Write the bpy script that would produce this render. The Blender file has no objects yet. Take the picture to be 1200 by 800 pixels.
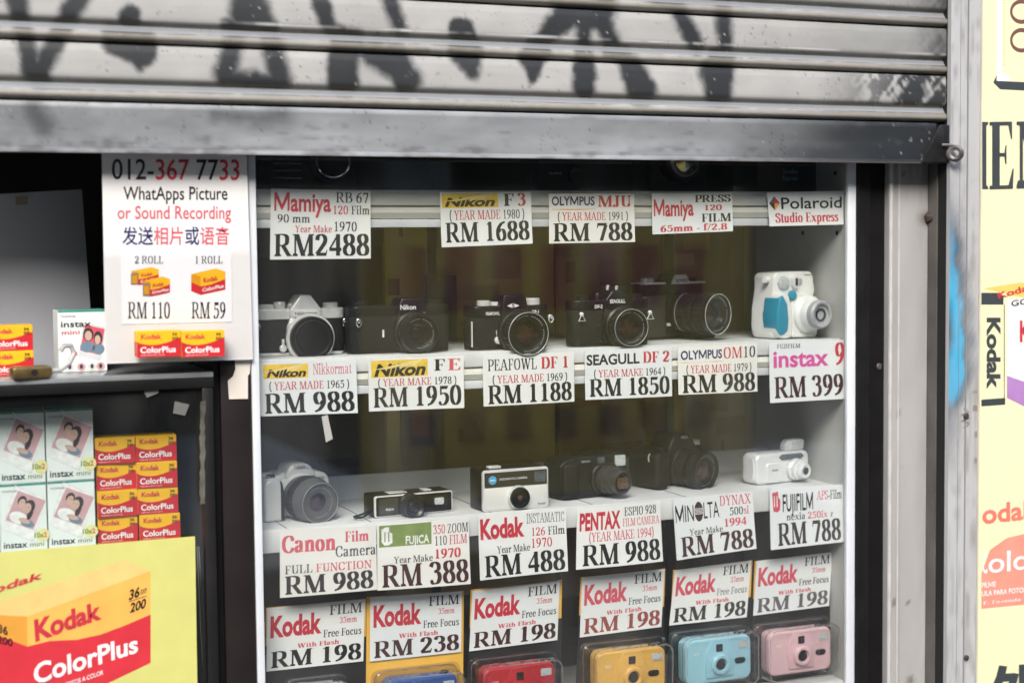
import bpy, bmesh, math, random
import numpy as np
from mathutils import Vector, Matrix
random.seed(7)
R = math.radians
scene = bpy.context.scene
COL = scene.collection

# ---------------------------------------------------------------- camera, sky, sun, exposure
PW, PH, FPX = 1200, 800, 1850.0                 # the photograph's frame and focal length in its pixels
YAW, PITCH, ROLL, DIST = R(22.38), R(-3.475), R(-0.553), 2.1
fwd = Vector((math.sin(YAW)*math.cos(PITCH), math.cos(YAW)*math.cos(PITCH), math.sin(PITCH)))
rgt = Vector((math.cos(YAW), -math.sin(YAW), 0)); upv = rgt.cross(fwd)
rgt, upv = math.cos(ROLL)*rgt + math.sin(ROLL)*upv, -math.sin(ROLL)*rgt + math.cos(ROLL)*upv
EYE = Vector((0, 0, 1.5 + DIST*math.sin(PITCH))) - DIST*fwd
cam_data = bpy.data.cameras.new('camera'); cam = bpy.data.objects.new('camera', cam_data); COL.objects.link(cam)
cam.matrix_world = Matrix(((rgt.x, upv.x, -fwd.x, EYE.x), (rgt.y, upv.y, -fwd.y, EYE.y), (rgt.z, upv.z, -fwd.z, EYE.z), (0, 0, 0, 1)))
cam_data.sensor_width = 36; cam_data.lens = FPX/PW*36
cam_data.clip_start = .05; cam_data.clip_end = 500
cam_data.dof.use_dof = True; cam_data.dof.focus_distance = 2.14; cam_data.dof.aperture_fstop = 3.2
scene.camera = cam

SUN_EL, SUN_AZ = 40, 205                        # azimuth clockwise from +Y: the sun stands in front of the shop, a little to the left
world = bpy.data.worlds.new('World'); scene.world = world; world.use_nodes = True
nt = world.node_tree; bg = nt.nodes['Background']
sky = nt.nodes.new('ShaderNodeTexSky'); sky.sky_type = 'NISHITA'; sky.sun_disc = False
sky.sun_elevation = R(SUN_EL); sky.sun_rotation = R(SUN_AZ); sky.air_density = 1.0; sky.dust_density = 3.0; sky.ozone_density = 1.0
nt.links.new(sky.outputs[0], bg.inputs[0]); bg.inputs[1].default_value = .13
sl = bpy.data.lights.new('sun', 'SUN'); sl.energy = 1.5; sl.angle = R(24); sl.color = (1, .975, .94)
so = bpy.data.objects.new('sun', sl); COL.objects.link(so)
so.rotation_euler = (R(90-SUN_EL), 0, R(180-SUN_AZ)); so.location = (-2, -5, 6)
scene.view_settings.view_transform = 'Standard'; scene.view_settings.look = 'None'
scene.view_settings.exposure = 1.25; scene.view_settings.gamma = 1
scene.view_settings.use_curve_mapping = False
scene.cycles.max_bounces = 10; scene.cycles.transparent_max_bounces = 16; scene.cycles.use_denoising = True

# ---------------------------------------------------------------- pixels of the photograph -> points of the place
def ray(px, py): return fwd + rgt*((px-PW/2)/FPX) - upv*((py-PH/2)/FPX)
def at(px, py, Y):                               # the point seen at (px, py) on the plane y = Y, parallel to the shop front
    d = ray(px, py); return EYE + d*((Y-EYE.y)/d.y)
def at_z(px, py, z):                             # ... on a level shelf
    d = ray(px, py); return EYE + d*((z-EYE.z)/d.z)
def to_px(P):                                    # numpy (n,3) -> photograph pixels, for laying spray paint where it was sprayed
    q = P - np.array(EYE); w = q @ np.array(fwd)
    return PW/2 + FPX*(q @ np.array(rgt))/w, PH/2 - FPX*(q @ np.array(upv))/w

# ---------------------------------------------------------------- materials
MATS = {}
def pm(name, col, rough=.5, metal=0, var=.12, scale=30, bump=0., bscale=200, coat=0, spec=.5, stretch=(1, 1, 1), col2=None, attr=None, trans=0):
    """procedural principled material: base colour broken up by noise, optional bump, optional sprayed paint from a colour attribute"""
    if name in MATS: return MATS[name]
    m = bpy.data.materials.new(name); m.use_nodes = True; n = m.node_tree.nodes; l = m.node_tree.links
    p = n['Principled BSDF']; c = tuple(col) + (1,)
    p.inputs['Roughness'].default_value = rough; p.inputs['Metallic'].default_value = metal
    p.inputs['Coat Weight'].default_value = coat; p.inputs['Coat Roughness'].default_value = .05
    p.inputs['Specular IOR Level'].default_value = spec; p.inputs['Transmission Weight'].default_value = trans
    tc = n.new('ShaderNodeTexCoord'); mp = n.new('ShaderNodeMapping'); mp.inputs['Scale'].default_value = stretch
    l.new(tc.outputs['Object'], mp.inputs[0])
    nz = n.new('ShaderNodeTexNoise'); nz.inputs['Scale'].default_value = scale; nz.inputs['Detail'].default_value = 6
    l.new(mp.outputs[0], nz.inputs['Vector'])
    rp = n.new('ShaderNodeValToRGB'); rp.color_ramp.elements[0].position = .3; rp.color_ramp.elements[1].position = .7
    b = tuple(col2)+(1,) if col2 else tuple(x*(1-var) for x in col)+(1,)
    rp.color_ramp.elements[0].color = b; rp.color_ramp.elements[1].color = c if col2 else tuple(min(1, x*(1+var*.5)) for x in col)+(1,)
    l.new(nz.outputs['Fac'], rp.inputs[0]); out = rp.outputs[0]
    if attr:
        a = n.new('ShaderNodeAttribute'); a.attribute_name = attr
        mx = n.new('ShaderNodeMix'); mx.data_type = 'RGBA'
        l.new(a.outputs['Alpha'], mx.inputs['Factor']); l.new(out, mx.inputs['A']); l.new(a.outputs['Color'], mx.inputs['B']); out = mx.outputs['Result']
        mm = n.new('ShaderNodeMath'); mm.operation = 'MULTIPLY_ADD'; l.new(a.outputs['Alpha'], mm.inputs[0]); mm.inputs[1].default_value = -.9*metal; mm.inputs[2].default_value = metal
        l.new(mm.outputs[0], p.inputs['Metallic'])
    l.new(out, p.inputs['Base Color'])
    rm = n.new('ShaderNodeMapRange'); rm.inputs['To Min'].default_value = max(.02, rough*.8); rm.inputs['To Max'].default_value = min(1, rough*1.2)
    l.new(nz.outputs['Fac'], rm.inputs['Value']); l.new(rm.outputs[0], p.inputs['Roughness'])
    if bump:
        nb = n.new('ShaderNodeTexNoise'); nb.inputs['Scale'].default_value = bscale; nb.inputs['Detail'].default_value = 4
        l.new(mp.outputs[0], nb.inputs['Vector'])
        bp = n.new('ShaderNodeBump'); bp.inputs['Strength'].default_value = bump; bp.inputs['Distance'].default_value = .002
        l.new(nb.outputs['Fac'], bp.inputs['Height']); l.new(bp.outputs[0], p.inputs['Normal'])
    MATS[name] = m; return m
def clear(name, tint=(1, 1, 1), rough=.01, ior=1.5, bump=0, bscale=20, film=0., boost=1.):
    """thin clear sheet: see-through, with the mirror reflection of its surfaces and a thin film of dust"""
    m = bpy.data.materials.new(name); m.use_nodes = True; n = m.node_tree.nodes; l = m.node_tree.links
    n.remove(n['Principled BSDF']); o = n['Material Output']
    t = n.new('ShaderNodeBsdfTransparent'); t.inputs[0].default_value = tuple(tint)+(1,)
    g = n.new('ShaderNodeBsdfGlossy'); g.inputs['Roughness'].default_value = rough
    fr = n.new('ShaderNodeFresnel'); ge = n.new('ShaderNodeNewGeometry'); im = n.new('ShaderNodeMapRange')
    im.inputs['To Min'].default_value = ior; im.inputs['To Max'].default_value = 1/ior      # both faces of the sheet reflect as from air
    l.new(ge.outputs['Backfacing'], im.inputs['Value']); l.new(im.outputs[0], fr.inputs[0])
    k = n.new('ShaderNodeMath'); k.operation = 'MULTIPLY'; k.inputs[1].default_value = boost; l.new(fr.outputs[0], k.inputs[0])
    x = n.new('ShaderNodeMixShader'); l.new(k.outputs[0], x.inputs[0]); l.new(t.outputs[0], x.inputs[1]); l.new(g.outputs[0], x.inputs[2]); res = x
    tc = n.new('ShaderNodeTexCoord')
    if film:
        d = n.new('ShaderNodeBsdfDiffuse'); d.inputs[0].default_value = (.7, .7, .68, 1)
        nz = n.new('ShaderNodeTexNoise'); nz.inputs['Scale'].default_value = 5; nz.inputs['Detail'].default_value = 8
        mp = n.new('ShaderNodeMapping'); mp.inputs['Rotation'].default_value = (0, .35, 0); mp.inputs['Scale'].default_value = (1.6, 1, .45); l.new(tc.outputs['Object'], mp.inputs[0]); l.new(mp.outputs[0], nz.inputs['Vector'])
        q = n.new('ShaderNodeMapRange'); q.inputs['From Min'].default_value = .48; q.inputs['From Max'].default_value = .78; q.inputs['To Min'].default_value = film*.15; q.inputs['To Max'].default_value = film
        l.new(nz.outputs['Fac'], q.inputs['Value'])
        y = n.new('ShaderNodeMixShader'); l.new(q.outputs[0], y.inputs[0]); l.new(x.outputs[0], y.inputs[1]); l.new(d.outputs[0], y.inputs[2]); res = y
    if bump:
        nb = n.new('ShaderNodeTexNoise'); nb.inputs['Scale'].default_value = bscale; l.new(tc.outputs['Object'], nb.inputs['Vector'])
        bp = n.new('ShaderNodeBump'); bp.inputs['Strength'].default_value = bump; bp.inputs['Distance'].default_value = .004
        l.new(nb.outputs['Fac'], bp.inputs['Height']); l.new(bp.outputs[0], g.inputs['Normal']); l.new(bp.outputs[0], fr.inputs['Normal'])
    l.new(res.outputs[0], o.inputs[0]); MATS[name] = m; return m
def ink(name, col): return pm(name, col, .45, var=.18, scale=120)

leather = pm('black leatherette', (.0075, .0075, .008), .6, spec=.3, bump=.8, bscale=700)
blackp = pm('black camera paint', (.007, .007, .0078), .33, spec=.4, var=.25, scale=60)
rubber = pm('black rubber', (.010, .010, .0105), .6, spec=.3, bump=.2, bscale=900)
dkplast = pm('dark grey plastic', (.014, .014, .015), .42, spec=.4, bump=.15, bscale=1200)
chrome = pm('satin chrome', (.74, .74, .73), .34, metal=.25, var=.08, scale=50)
brightc = pm('polished chrome', (.85, .85, .86), .14, metal=1, var=.05)
silverp = pm('silver paint', (.72, .73, .74), .34, metal=.2, var=.05)
lensg = pm('coated lens glass', (.012, .009, .012), .04, coat=1, spec=1, var=.3)
lensa = pm('amber coated lens glass', (.10, .05, .025), .05, coat=1, spec=1, var=.5, scale=90)
whitep = pm('white plastic', (.74, .75, .73), .38, var=.05)
greyp = pm('grey plastic', (.38, .39, .41), .4, var=.08)
bluep = pm('blue plastic', (.04, .27, .40), .3, var=.12)
clearwin = pm('smoked plastic window', (.10, .12, .13), .08, coat=.6, var=.4, scale=90)
flashm = pm('flash lens plastic', (.55, .58, .58), .2, coat=.5, var=.3, scale=300)
paper = pm('white card', (.80, .81, .80), .55, var=.035, scale=9, bump=.08, bscale=60)
paper2 = pm('warm white card', (.80, .79, .755), .55, var=.04, scale=9, bump=.12, bscale=40); paper3 = pm('cool white card', (.77, .795, .81), .5, var=.04, scale=9, bump=.1, bscale=50)
black = ink('black ink', (.010, .009, .010)); red = ink('red ink', (.56, .035, .055)); pinkr = ink('faded red ink', (.66, .10, .14))
brown = ink('dark brown ink', (.055, .018, .018)); redbr = ink('red brown ink', (.30, .07, .06)); grey = ink('faded black ink', (.05, .042, .046))
darkgrey = ink('grey ink', (.13, .12, .13))
navy = ink('navy ink', (.012, .02, .13)); orange = ink('orange ink', (.85, .38, .05)); yellow = ink('yellow ink', (.86, .58, .06))
pink = ink('pink ink', (.70, .10, .36)); green = ink('olive green ink', (.19, .27, .05)); whitei = ink('white ink', (.84, .84, .83))

# ---------------------------------------------------------------- mesh building
def tag(o, label=None, cat=None, group=None, kind=None):
    if label: o['label'] = label
    if cat: o['category'] = cat
    if group: o['group'] = group
    if kind: o['kind'] = kind
    return o
def thing(name, label, cat, loc, rz=0, group=None):
    o = bpy.data.objects.new(name, None); COL.objects.link(o); o.empty_display_size = .02
    o.location = loc; o.rotation_euler = (0, 0, rz); return tag(o, label, cat, group)
class MB:
    def __init__(s): s.v, s.f, s.m = [], [], []
    def add(s, vs, fs, mat=0):
        b = len(s.v); s.v += [tuple(v) for v in vs]; s.f += [tuple(b+i for i in f) for f in fs]; s.m += [mat]*len(fs); return s
    def poly(s, pts, mat=0): return s.add(pts, [range(len(pts))], mat)
    def box(s, x0, x1, y0, y1, z0, z1, mat=0):
        return s.add([(x, y, z) for x in (x0, x1) for y in (y0, y1) for z in (z0, z1)], [(0,1,3,2), (4,6,7,5), (0,4,5,1), (2,3,7,6), (0,2,6,4), (1,5,7,3)], mat)
    def prism(s, pts, a, b, ax='z', mat=0, top=None):
        """outline extruded from a to b; top = the outline at b when it differs (a frustum)"""
        f = {'z': lambda u, v, w: (u, v, w), 'y': lambda u, v, w: (u, w, v), 'x': lambda u, v, w: (w, u, v)}[ax]
        n = len(pts); t = top or pts
        return s.add([f(u, v, a) for u, v in pts] + [f(u, v, b) for u, v in t], [tuple(range(n))[::-1], tuple(range(n, 2*n))] + [(i, (i+1) % n, n+(i+1) % n, n+i) for i in range(n)], mat)
    def lathe(s, prof, o=(0, 0, 0), d=(0, -1, 0), n=32, mat=0, knurl=0, cap=True):
        """profile [(radius, distance along d)] turned about the axis d through o"""
        d = Vector(d).normalized(); a = d.orthogonal().normalized(); b = d.cross(a); o = Vector(o); vs = []; fs = []
        for r, t in prof:
            for k in range(n):
                rr = r*(1-knurl*(k % 2)); q = 2*math.pi*k/n; vs.append(o + d*t + (a*math.cos(q)+b*math.sin(q))*rr)
        for i in range(len(prof)-1):
            for k in range(n): fs.append((i*n+k, i*n+(k+1) % n, (i+1)*n+(k+1) % n, (i+1)*n+k))
        if cap: fs += [tuple(range(n))[::-1], tuple((len(prof)-1)*n+k for k in range(n))]
        return s.add(vs, fs, mat)
    def tube(s, path, r, n=8, mat=0, closed=False):
        P = [Vector(p) for p in path]; m = len(P); vs = []; fs = []; prev = None
        for i in range(m):
            t = (P[(i+1) % m] - P[i-1]) if closed else (P[min(i+1, m-1)] - P[max(i-1, 0)])
            t.normalize(); a = (prev - t*prev.dot(t)).normalized() if prev is not None else t.orthogonal().normalized(); prev = a; b = t.cross(a)
            vs += [P[i] + (a*math.cos(2*math.pi*k/n) + b*math.sin(2*math.pi*k/n))*r for k in range(n)]
        for i in range(m if closed else m-1):
            for k in range(n): fs.append((i*n+k, i*n+(k+1) % n, ((i+1) % m)*n+(k+1) % n, ((i+1) % m)*n+k))
        if not closed: fs += [tuple(range(n))[::-1], tuple((m-1)*n+k for k in range(n))]
        return s.add(vs, fs, mat)
    def ring(s, c, R_, r, d=(0, -1, 0), n=20, mat=0, sx=1.):
        d = Vector(d).normalized(); a = d.orthogonal().normalized(); b = d.cross(a); c = Vector(c)
        return s.tube([c + a*math.cos(2*math.pi*k/n)*R_*sx + b*math.sin(2*math.pi*k/n)*R_ for k in range(n)], r, 6, mat, True)
    def build(s, name, mats, parent=None, loc=None, bevel=0, seg=2, smooth=35, extra=None):
        o0 = Vector(loc) if loc is not None else (Vector(parent.get('_o', (0, 0, 0))) if parent else Vector((0, 0, 0)))
        me = bpy.data.meshes.new(name); me.from_pydata([tuple(Vector(v)-o0) for v in s.v], [], s.f)
        me.polygons.foreach_set('material_index', s.m)
        if bevel:
            bm = bmesh.new(); bm.from_mesh(me); bmesh.ops.recalc_face_normals(bm, faces=bm.faces)
            es = [e for e in bm.edges if len(e.link_faces) == 2 and e.calc_face_angle(0) > R(32)]
            bmesh.ops.bevel(bm, geom=es, offset=bevel, segments=seg, profile=.5, affect='EDGES', clamp_overlap=True); bm.to_mesh(me); bm.free()
        if extra and extra.v:
            e = bpy.data.meshes.new('x'); e.from_pydata([tuple(Vector(v)-o0) for v in extra.v], [], extra.f); e.polygons.foreach_set('material_index', extra.m)
            bm = bmesh.new(); bm.from_mesh(me); bm.from_mesh(e); bm.to_mesh(me); bm.free(); bpy.data.meshes.remove(e)
        for m in (mats if isinstance(mats, (list, tuple)) else [mats]): me.materials.append(m)
        if smooth:
            me.polygons.foreach_set('use_smooth', [True]*len(me.polygons)); me.set_sharp_from_angle(angle=R(smooth))
        ob = bpy.data.objects.new(name, me); COL.objects.link(ob)
        if parent: ob.parent = parent
        elif loc is not None: ob.location = o0
        return ob
def grid(f, u0, v0, u1, v1, lift, nx=14):
    V = [f(u0+(u1-u0)*i/nx, v, lift) for v in (v0, v1) for i in range(nx+1)]
    return V, [(i, i+1, nx+2+i, nx+1+i) for i in range(nx)]
def root_at(o, P):                                # children of o are then given in world coordinates
    o['_o'] = tuple(P); return o
def rrect(w, h, r, n=4, cx=0, cy=0):
    r = min(r, w/2*.999, h/2*.999); out = []
    for sx, sy, q in ((1, 1, 0), (-1, 1, 90), (-1, -1, 180), (1, -1, 270)):
        for k in range(n+1):
            a = R(q + 90*k/n); out.append((cx + sx*(w/2-r) + r*math.cos(a), cy + sy*(h/2-r) + r*math.sin(a)))
    return out
# ---------------------------------------------------------------- lettering
# A serif alphabet drawn with pen strokes (cap height 100, x-height 68).
# V thick stem, v thin stem, H hair bar, S serif slab, C pen curve, D/d thick/thin diagonal, O ball, P polygon
def _ser(*xs): return [('S', x, y, 15, 1 if y < 50 else -1) for x, y in xs]
SERIF = {
 ' ': (30, []),
 'A': (86, [('d',12,0,42,100),('D',72,0,44,100),('H',24,62,32),('S',12,0,13,1),('S',72,0,17,1)]),
 'B': (74, [('V',20,0,100),('C',[(20,97),(42,98),(58,88),(58,66),(42,54),(22,53)],0),('C',[(22,53),(46,52),(64,40),(64,15),(46,2),(20,3)],0),('H',4,22,2),('H',4,22,98)]),
 'C': (74, [('C',[(66,70),(58,92),(40,98),(20,84),(13,50),(20,16),(42,2),(58,10),(67,28)],0),('P',[(64,99),(67,99),(67,66),(64,66)])]),
 'D': (78, [('V',20,0,100),('C',[(18,97),(40,97),(58,86),(66,50),(58,14),(40,3),(18,3)],0),('H',4,22,2),('H',4,22,98)]),
 'E': (68, [('V',20,0,100),('H',4,60,98),('H',4,62,2),('H',22,46,51),('P',[(60,100),(60,74),(57,74),(50,96)]),('P',[(62,0),(64,30),(61,30),(50,4)]),('P',[(46,66),(46,36),(43,38),(40,51),(43,64)])]),
 'F': (62, [('V',20,0,100),('H',4,58,98),('S',20,0,16,1),('H',22,46,50),('P',[(58,100),(58,72),(55,72),(48,96)]),('P',[(46,65),(46,35),(43,38),(40,50),(43,62)])]),
 'I': (40, [('V',20,0,100)]+_ser((20,0),(20,100))),
 'J': (52, [('V',32,18,100),('C',[(33,22),(28,4),(14,2),(9,12)],0),('O',12,14,8),('S',32,100,16,-1)]),
 'K': (82, [('V',20,0,100),('d',28,42,68,100),('D',72,0,38,58)]+_ser((20,0),(20,100),(70,100),(72,0))),
 'L': (68, [('V',20,0,100),('S',20,100,16,-1),('H',4,62,2),('P',[(62,0),(64,34),(61,34),(50,4)])]),
 'M': (104, [('v',15,0,100),('D',52,0,22,100),('d',52,2,82,100),('V',86,0,100),('S',15,0,12,1),('S',86,0,16,1),('H',3,24,98),('H',80,102,98)]),
 'N': (80, [('v',15,0,100),('D',66,0,18,100),('v',66,0,100),('S',15,0,12,1),('H',3,22,98),('S',66,100,12,-1)]),
 'O': (80, [('C',[(40,98),(20,86),(13,50),(20,14),(40,2),(60,14),(67,50),(60,86)],1)]),
 'P': (68, [('V',20,0,100),('C',[(18,97),(42,98),(60,88),(60,58),(44,46),(22,46)],0),('S',20,0,16,1),('H',4,22,98)]),
 'R': (84, [('V',20,0,100),('C',[(18,97),(42,98),(60,88),(60,60),(44,49),(22,49)],0),('D',72,0,42,50),('S',20,0,16,1),('H',4,22,98),('H',66,84,2)]),
 'S': (62, [('C',[(52,74),(46,92),(30,98),(14,88),(13,70),(26,58),(44,44),(53,26),(46,8),(30,2),(14,10),(9,30)],0),('P',[(51,99),(54,99),(54,68),(51,68)]),('P',[(7,1),(10,1),(10,34),(7,34)])]),
 'T': (72, [('V',36,0,100),('H',6,66,98),('S',36,0,16,1),('P',[(6,100),(6,72),(9,72),(17,96)]),('P',[(66,100),(66,72),(63,72),(55,96)])]),
 'U': (80, [('C',[(22,100),(22,30),(28,8),(44,3),(58,8),(64,26)],0),('v',64,22,100),('S',22,100,15,-1),('S',64,100,12,-1)]),
 'W': (112, [('D',34,0,16,100),('d',34,0,54,92),('D',76,0,56,100),('d',76,0,98,100),('S',16,100,14,-1),('S',56,100,14,-1),('S',98,100,11,-1)]),
 'X': (80, [('D',66,0,18,100),('d',14,0,64,100),('S',14,0,12,1),('S',66,0,16,1),('S',18,100,16,-1),('S',64,100,12,-1)]),
 'Y': (78, [('D',40,46,16,100),('d',42,46,66,100),('V',40,0,50),('S',40,0,15,1),('S',16,100,15,-1),('S',66,100,12,-1)]),
 'Z': (70, [('H',8,62,98),('H',6,62,2),('D',16,0,54,100),('P',[(8,100),(7,74),(10,74),(20,96)]),('P',[(62,0),(64,28),(61,28),(50,4)])]),
 '0': (64, [('C',[(32,98),(16,84),(11,50),(16,16),(32,2),(48,16),(53,50),(48,84)],1)]),
 '1': (64, [('V',34,0,100),('S',34,0,19,1),('P',[(34,100),(16,88),(16,84),(30,88)])]),
 '2': (64, [('C',[(12,72),(16,90),(32,97),(47,86),(48,66),(36,44),(10,8)],0),('P',[(7,0),(54,0),(59,27),(55,27),(50,15),(12,15),(7,4)])]),
 '3': (64, [('C',[(10,78),(18,93),(32,97),(46,86),(45,66),(26,54)],0),('C',[(26,54),(44,50),(51,30),(42,8),(24,2),(10,10)],0),('O',13,13,8)]),
 '4': (64, [('V',44,0,100),('d',6,32,44,98),('P',[(4,22),(60,22),(60,37),(4,37)])]),
 '5': (64, [('P',[(17,99),(53,99),(57,100),(51,82),(17,82)]),('v',17,52,99),('C',[(16,58),(36,60),(50,46),(50,24),(38,6),(22,2),(9,9)],0),('O',12,12,8)]),
 '6': (64, [('C',[(54,98),(32,86),(15,58),(13,30),(20,8),(34,2),(48,12),(51,32),(44,54),(30,58),(17,46)],0)]),
 '7': (64, [('P',[(9,100),(57,100),(57,94),(54,84),(14,84),(9,70),(6,70)]),('D',28,0,52,88,.85)]),
 '8': (64, [('C',[(32,98),(17,90),(14,75),(20,60),(32,53),(45,62),(49,76),(45,91)],1),('C',[(32,54),(16,42),(11,26),(17,9),(32,2),(47,9),(52,26),(47,42)],1)]),
 '9': (64, [('C',[(10,2),(32,14),(49,42),(51,70),(44,92),(30,98),(16,88),(13,68),(20,46),(34,42),(47,54)],0)]),
 '(': (34, [('C',[(28,108),(14,84),(9,44),(14,4),(28,-20)],0)]),
 ')': (34, [('C',[(6,108),(20,84),(25,44),(20,4),(6,-20)],0)]),
 '-': (36, [('P',[(6,26),(32,26),(32,38),(6,38)])]),
 '/': (36, [('d',4,-4,32,102)]),
 '.': (28, [('O',14,9,10)]),
 'a': (56, [('C',[(10,52),(16,65),(28,67),(38,56),(38,14)],0),('C',[(38,40),(16,32),(11,14),(20,2),(38,14)],0),('P',[(36,16),(50,8),(50,2),(42,0),(36,6)])]),
 'c': (52, [('C',[(44,50),(36,66),(22,64),(12,36),(20,6),(34,2),(46,14)],0),('O',41,51,7)]),
 'd': (62, [('V',46,0,104),('C',[(44,60),(28,67),(13,50),(13,18),(26,2),(44,10)],0),('P',[(46,104),(32,104),(32,100),(40,97)]),('P',[(46,0),(60,2),(60,6),(52,8)])]),
 'e': (54, [('C',[(14,37),(44,38),(44,54),(32,67),(18,60),(11,34),(18,7),(32,2),(47,14)],0)]),
 'f': (40, [('C',[(42,92),(36,103),(24,100),(19,86),(19,0)],0),('H',5,36,66),('S',19,0,15,1),('O',40,93,6)]),
 'h': (64, [('V',17,0,104),('C',[(20,50),(34,67),(46,60),(48,46),(48,0)],0),('S',17,0,14,1),('S',48,0,14,1),('P',[(17,104),(3,104),(3,100),(10,97)])]),
 'i': (34, [('V',17,0,68),('S',17,0,14,1),('O',17,92,11),('P',[(17,68),(3,68),(3,64),(10,61)])]),
 'k': (62, [('V',17,0,104),('d',22,28,48,68),('D',52,0,32,42),('S',17,0,14,1),('H',38,60,67),('H',42,64,2),('P',[(17,104),(3,104),(3,100),(10,97)])]),
 'l': (34, [('V',17,0,104),('S',17,0,14,1),('P',[(17,104),(3,104),(3,100),(10,97)])]),
 'm': (96, [('V',17,0,68),('C',[(20,50),(34,67),(45,60),(47,46),(47,0)],0),('C',[(50,50),(64,67),(76,60),(78,46),(78,0)],0),('S',17,0,14,1),('S',47,0,13,1),('S',78,0,14,1),('P',[(17,68),(3,68),(3,64),(10,61)])]),
 'n': (64, [('V',17,0,68),('C',[(20,50),(34,67),(46,60),(48,46),(48,0)],0),('S',17,0,14,1),('S',48,0,14,1),('P',[(17,68),(3,68),(3,64),(10,61)])]),
 'o': (58, [('C',[(29,67),(16,58),(11,34),(16,10),(29,2),(42,10),(47,34),(42,58)],1)]),
 'p': (62, [('V',17,-28,68),('C',[(18,60),(34,67),(49,50),(49,18),(36,2),(18,10)],0),('S',17,-28,14,1),('P',[(17,68),(3,68),(3,64),(10,61)])]),
 'r': (48, [('V',17,0,68),('C',[(20,46),(28,62),(38,66),(44,58)],0),('O',41,58,8),('S',17,0,14,1),('P',[(17,68),(3,68),(3,64),(10,61)])]),
 's': (46, [('C',[(38,54),(28,67),(14,62),(13,50),(24,40),(37,28),(37,10),(24,2),(9,14)],0)]),
 't': (38, [('C',[(18,88),(18,16),(24,3),(36,10)],0),('H',4,36,66)]),
 'u': (64, [('C',[(15,68),(15,22),(20,4),(32,3),(46,20)],0),('V',46,0,68),('P',[(15,68),(3,68),(3,64),(9,61)]),('P',[(46,68),(34,68),(34,64),(40,61)]),('P',[(46,0),(60,2),(60,6),(52,8)])]),
 'x': (60, [('D',48,0,14,68),('d',8,0,48,68),('H',2,26,66),('H',40,58,66),('H',0,18,2),('H',36,60,2)]),
 'z': (52, [('H',6,46,65),('H',6,46,3),('D',12,0,40,68,.8)]),
}
def _catmull(pts, closed, n=5):
    out = []; m = len(pts)
    rng = range(m) if closed else range(m - 1)
    for i in rng:
        if closed: p0, p1, p2, p3 = pts[i-1], pts[i], pts[(i+1) % m], pts[(i+2) % m]
        else:
            p1, p2 = pts[i], pts[i+1]
            p0 = pts[i-1] if i else (2*p1[0]-p2[0], 2*p1[1]-p2[1])
            p3 = pts[i+2] if i + 2 < m else (2*p2[0]-p1[0], 2*p2[1]-p1[1])
        for k in range(n):
            t = k / n
            out.append(tuple(.5*((2*p1[j]) + (-p0[j]+p2[j])*t + (2*p0[j]-5*p1[j]+4*p2[j]-p3[j])*t*t + (-p0[j]+3*p1[j]-3*p2[j]+p3[j])*t**3) for j in (0, 1)))
    if not closed: out.append(pts[-1])
    return out
def serif_glyph(ch, W, t):
    """-> advance, list of (layer, polygon)"""
    adv, ops = SERIF.get(ch, SERIF[' '])
    polys = []
    for L, op in enumerate(ops):
        k = op[0]; a = op[1:]
        if k in 'Vv':
            w = (W if k == 'V' else t*1.5)/2
            polys.append((L, [(a[0]-w,a[1]),(a[0]+w,a[1]),(a[0]+w,a[2]),(a[0]-w,a[2])]))
        elif k == 'H':
            y = min(max(a[2], t/2), 100-t/2) if a[2] in (2,98) else a[2]
            polys.append((L, [(a[0],y-t/2),(a[1],y-t/2),(a[1],y+t/2),(a[0],y+t/2)]))
        elif k == 'S':
            x, y, hw, s = a; b = min(W/2, hw*.75)
            polys.append((L, [(x-hw,y),(x+hw,y),(x+hw,y+s*t*.8),(x+b,y+s*t*2.2),(x-b,y+s*t*2.2),(x-hw,y+s*t*.8)][::s]))
        elif k in 'Dd':
            w = (W*1.12*(a[4] if len(a) > 4 else 1) if k == 'D' else t*1.7)/2
            x0,y0,x1,y1 = a[:4]
            polys.append((L, [(x0-w,y0),(x0+w,y0),(x1+w,y1),(x1-w,y1)]))
        elif k == 'O':
            polys.append((L, [(a[0]+a[2]*math.cos(q*math.pi/6), a[1]+a[2]*math.sin(q*math.pi/6)) for q in range(12)]))
        elif k == 'P':
            polys.append((L, list(a[0])))
        elif k == 'C':
            pts = _catmull(a[0], a[1]); n = len(pts); lft = []; rgt = []
            for i, (x, y) in enumerate(pts):
                q0 = pts[i-1] if (i or a[1]) else pts[0]; q1 = pts[(i+1) % n] if (i < n-1 or a[1]) else pts[-1]
                dx, dy = q1[0]-q0[0], q1[1]-q0[1]; l = math.hypot(dx, dy) or 1
                h = .5*(W*abs(dy/l)**1.3 + t*abs(dx/l)); h = max(h, t*.5)
                lft.append((x-dy/l*h, y+dx/l*h)); rgt.append((x+dy/l*h, y-dx/l*h))
            for i in range(n if a[1] else n-1):
                j = (i+1) % n
                polys.append((L, [lft[i], rgt[i], rgt[j], lft[j]]))
    return adv, polys
SANS = {}
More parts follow.
